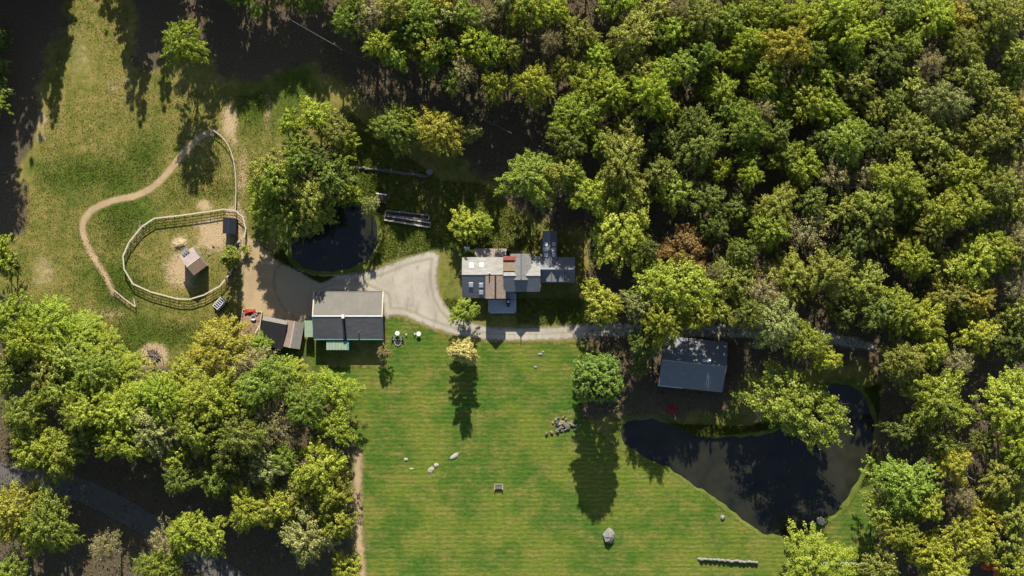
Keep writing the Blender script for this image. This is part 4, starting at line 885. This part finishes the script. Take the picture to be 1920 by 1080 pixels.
# ------------------------------------------------------------------ grass tufts and undergrowth (stuff)
def tufts(name, label, polys, n, hgt, wid, m, avoid=(), seed=1, lean=.5, favour=None):
    r_ = np.random.default_rng(seed); pts = []
    allp = np.array([p for q in polys for p in q]); lo = allp.min(0); hi = allp.max(0); got = 0
    while got < n:
        P = r_.uniform(lo, hi, (n * 2, 2)); k = np.zeros(len(P), bool)
        for q in polys: k |= inside(P, q)
        P = P[k]; k = np.ones(len(P), bool)
        for q in avoid: k &= ~inside(P, q)
        P = P[k]
        for x, y, rx, ry in BLOBS: c_ = W(x, y); P = P[r_.random(len(P)) > 1.1 * np.exp(-((P[:, 0] - c_[0]) * 10 / rx) ** 2 - ((P[:, 1] - c_[1]) * 10 / ry) ** 2)]
        if favour:
            w_ = np.full(len(P), .18)
            for x, y, rx, ry in favour: c_ = W(x, y); w_ = np.maximum(w_, np.exp(-((P[:, 0] - c_[0]) * 10 / rx) ** 2 - ((P[:, 1] - c_[1]) * 10 / ry) ** 2))
            P = P[r_.random(len(P)) < w_]
        pts.append(P); got += len(P)
    P = np.concatenate(pts)[:n]; n = len(P)
    a = r_.uniform(0, 6.28, n); d = np.column_stack([np.cos(a), np.sin(a), np.zeros(n)]); hh = hgt * r_.uniform(.4, 1.3, n)[:, None]; ww = wid * r_.uniform(.6, 1.3, n)[:, None]
    b = np.column_stack([P, np.full(n, -.01)]); tip = b + np.column_stack([r_.normal(size=(n, 2)) * lean, np.ones(n)]) * hh
    V = np.stack([b - d * ww / 2, b + d * ww / 2, tip], 1).reshape(-1, 3); me = np_mesh(name, V, np.arange(len(V)).reshape(-1, 3), m); fattr(me, 'lv', np.repeat(r_.uniform(0, 1, n), 3))
    o = link(bpy.data.objects.new(name, me)); tag(o, label, kind='stuff'); return o
M_TUFT = leaf_mat('tuft_dry', (0.145, 0.122, 0.030), (0.080, 0.096, 0.013), .4)
M_TUFTG = leaf_mat('tuft_green', (0.065, 0.095, 0.012), (0.14, 0.15, 0.022), .4)
MEADOW = gpx([(130, -20), (240, -20), (250, 110), (340, 160), (470, 180), (560, 110), (600, 180), (520, 260), (490, 330), (480, 450), (450, 470), (455, 590), (560, 680), (330, 690), (240, 680), (110, 600), (30, 560), (40, 440), (80, 250)])
grow = lambda q, d: [((p - c_) * (1 + d / np.linalg.norm(p - c_)) + c_) for c_ in [np.mean(q, 0)] for p in map(np.array, q)]
PATHPX = [(405, 245), (375, 255), (345, 285), (318, 320), (290, 350), (255, 368), (212, 375), (172, 392), (153, 418), (158, 450), (180, 490), (200, 520), (212, 548)]
PATHPOLY = gpx([(x - 6, y - 6) for x, y in PATHPX] + [(x + 6, y + 6) for x, y in reversed(PATHPX)])
BLOBS = [(340, 505, 34, 40), (335, 458, 22, 18), (383, 385, 18, 14), (430, 232, 16, 40), (400, 440, 40, 34), (288, 672, 24, 28), (80, 510, 24, 36), (150, 120, 34, 60)]
AV = [grow(SMALLPOND, 1.0), grow(BIGPOND, 1.0), PATHPOLY, gpx([(450, 440), (470, 440), (500, 470), (470, 600), (448, 590)])]
tufts('meadow_grass', 'rough tussocky grass of the meadow', [MEADOW], 32000, .16, .15, M_TUFT, AV, 1)
LUSH = ((170, 325, 95, 32), (270, 300, 30, 48), (225, 420, 46, 50), (220, 540, 48, 50), (330, 625, 110, 24), (235, 640, 55, 45), (130, 600, 70, 24), (470, 195, 34, 46), (380, 350, 60, 36), (560, 670, 50, 24))
tufts('meadow_herbs', 'green weeds growing through the meadow', [MEADOW], 30000, .2, .18, M_TUFTG, AV, 2, favour=LUSH)
tufts('yard_grass', 'rough grass round the house and small pond', [gpx([(640, 200), (830, 340), (900, 340), (1010, 430), (1010, 470), (862, 465), (820, 465), (760, 478), (690, 500), (716, 440), (700, 380), (650, 370)]), gpx([(830, 560), (866, 560), (866, 600), (850, 585)]), gpx([(968, 560), (1090, 560), (1090, 606), (968, 608)])], 30000, .32, .2, M_TUFTG, AV, 3)
tufts('pond_reeds', 'fringe of grass along the pond banks', [gpx([(1150, 790), (1420, 1000), (1640, 900), (1650, 720), (1400, 800)]), gpx([(510, 480), (600, 530), (720, 480), (720, 400), (690, 380)])], 16000, .45, .2, M_TUFTG, AV, 4)

def litter(name, label, polys, n, size, m, seed):
    r_ = np.random.default_rng(seed); allp = np.array([p for q in polys for p in q]); lo = np.maximum(allp.min(0), (-100, -58)); hi = np.minimum(allp.max(0), (100, 58))
    P = r_.uniform(lo, hi, (n * 2, 2)); k = np.zeros(len(P), bool)
    for q in polys: k |= inside(P, q)
    for q in AV: k &= ~inside(P, q)
    P = P[k][:n]; n = len(P); c = np.column_stack([P, r_.uniform(.1, .9, n) ** 2])
    nr = r_.normal(size=(n, 3)) * .6 + [0, .2, 1]; nr /= np.linalg.norm(nr, axis=1)[:, None]; t = np.cross(nr, r_.normal(size=(n, 3))); t /= np.linalg.norm(t, axis=1)[:, None]; b = np.cross(nr, t); L = (size * r_.uniform(.4, 1.3, n))[:, None]
    V = np.stack([c - t * L, c + b * L * .5, c + t * L, c - b * L * .5], 1).reshape(-1, 3); me = np_mesh(name, V, np.arange(len(V)).reshape(-1, 4), m); fattr(me, 'lv', np.repeat(r_.uniform(0, 1, n), 4))
    tag(link(bpy.data.objects.new(name, me)), label, kind='stuff')
litter('undergrowth', 'low leafy undergrowth on the forest floor', [F1, F2, F5], 60000, .22, leaf_mat('undergrowth_leaf', (0.035, 0.045, 0.012), (0.08, 0.08, 0.022)), 9)
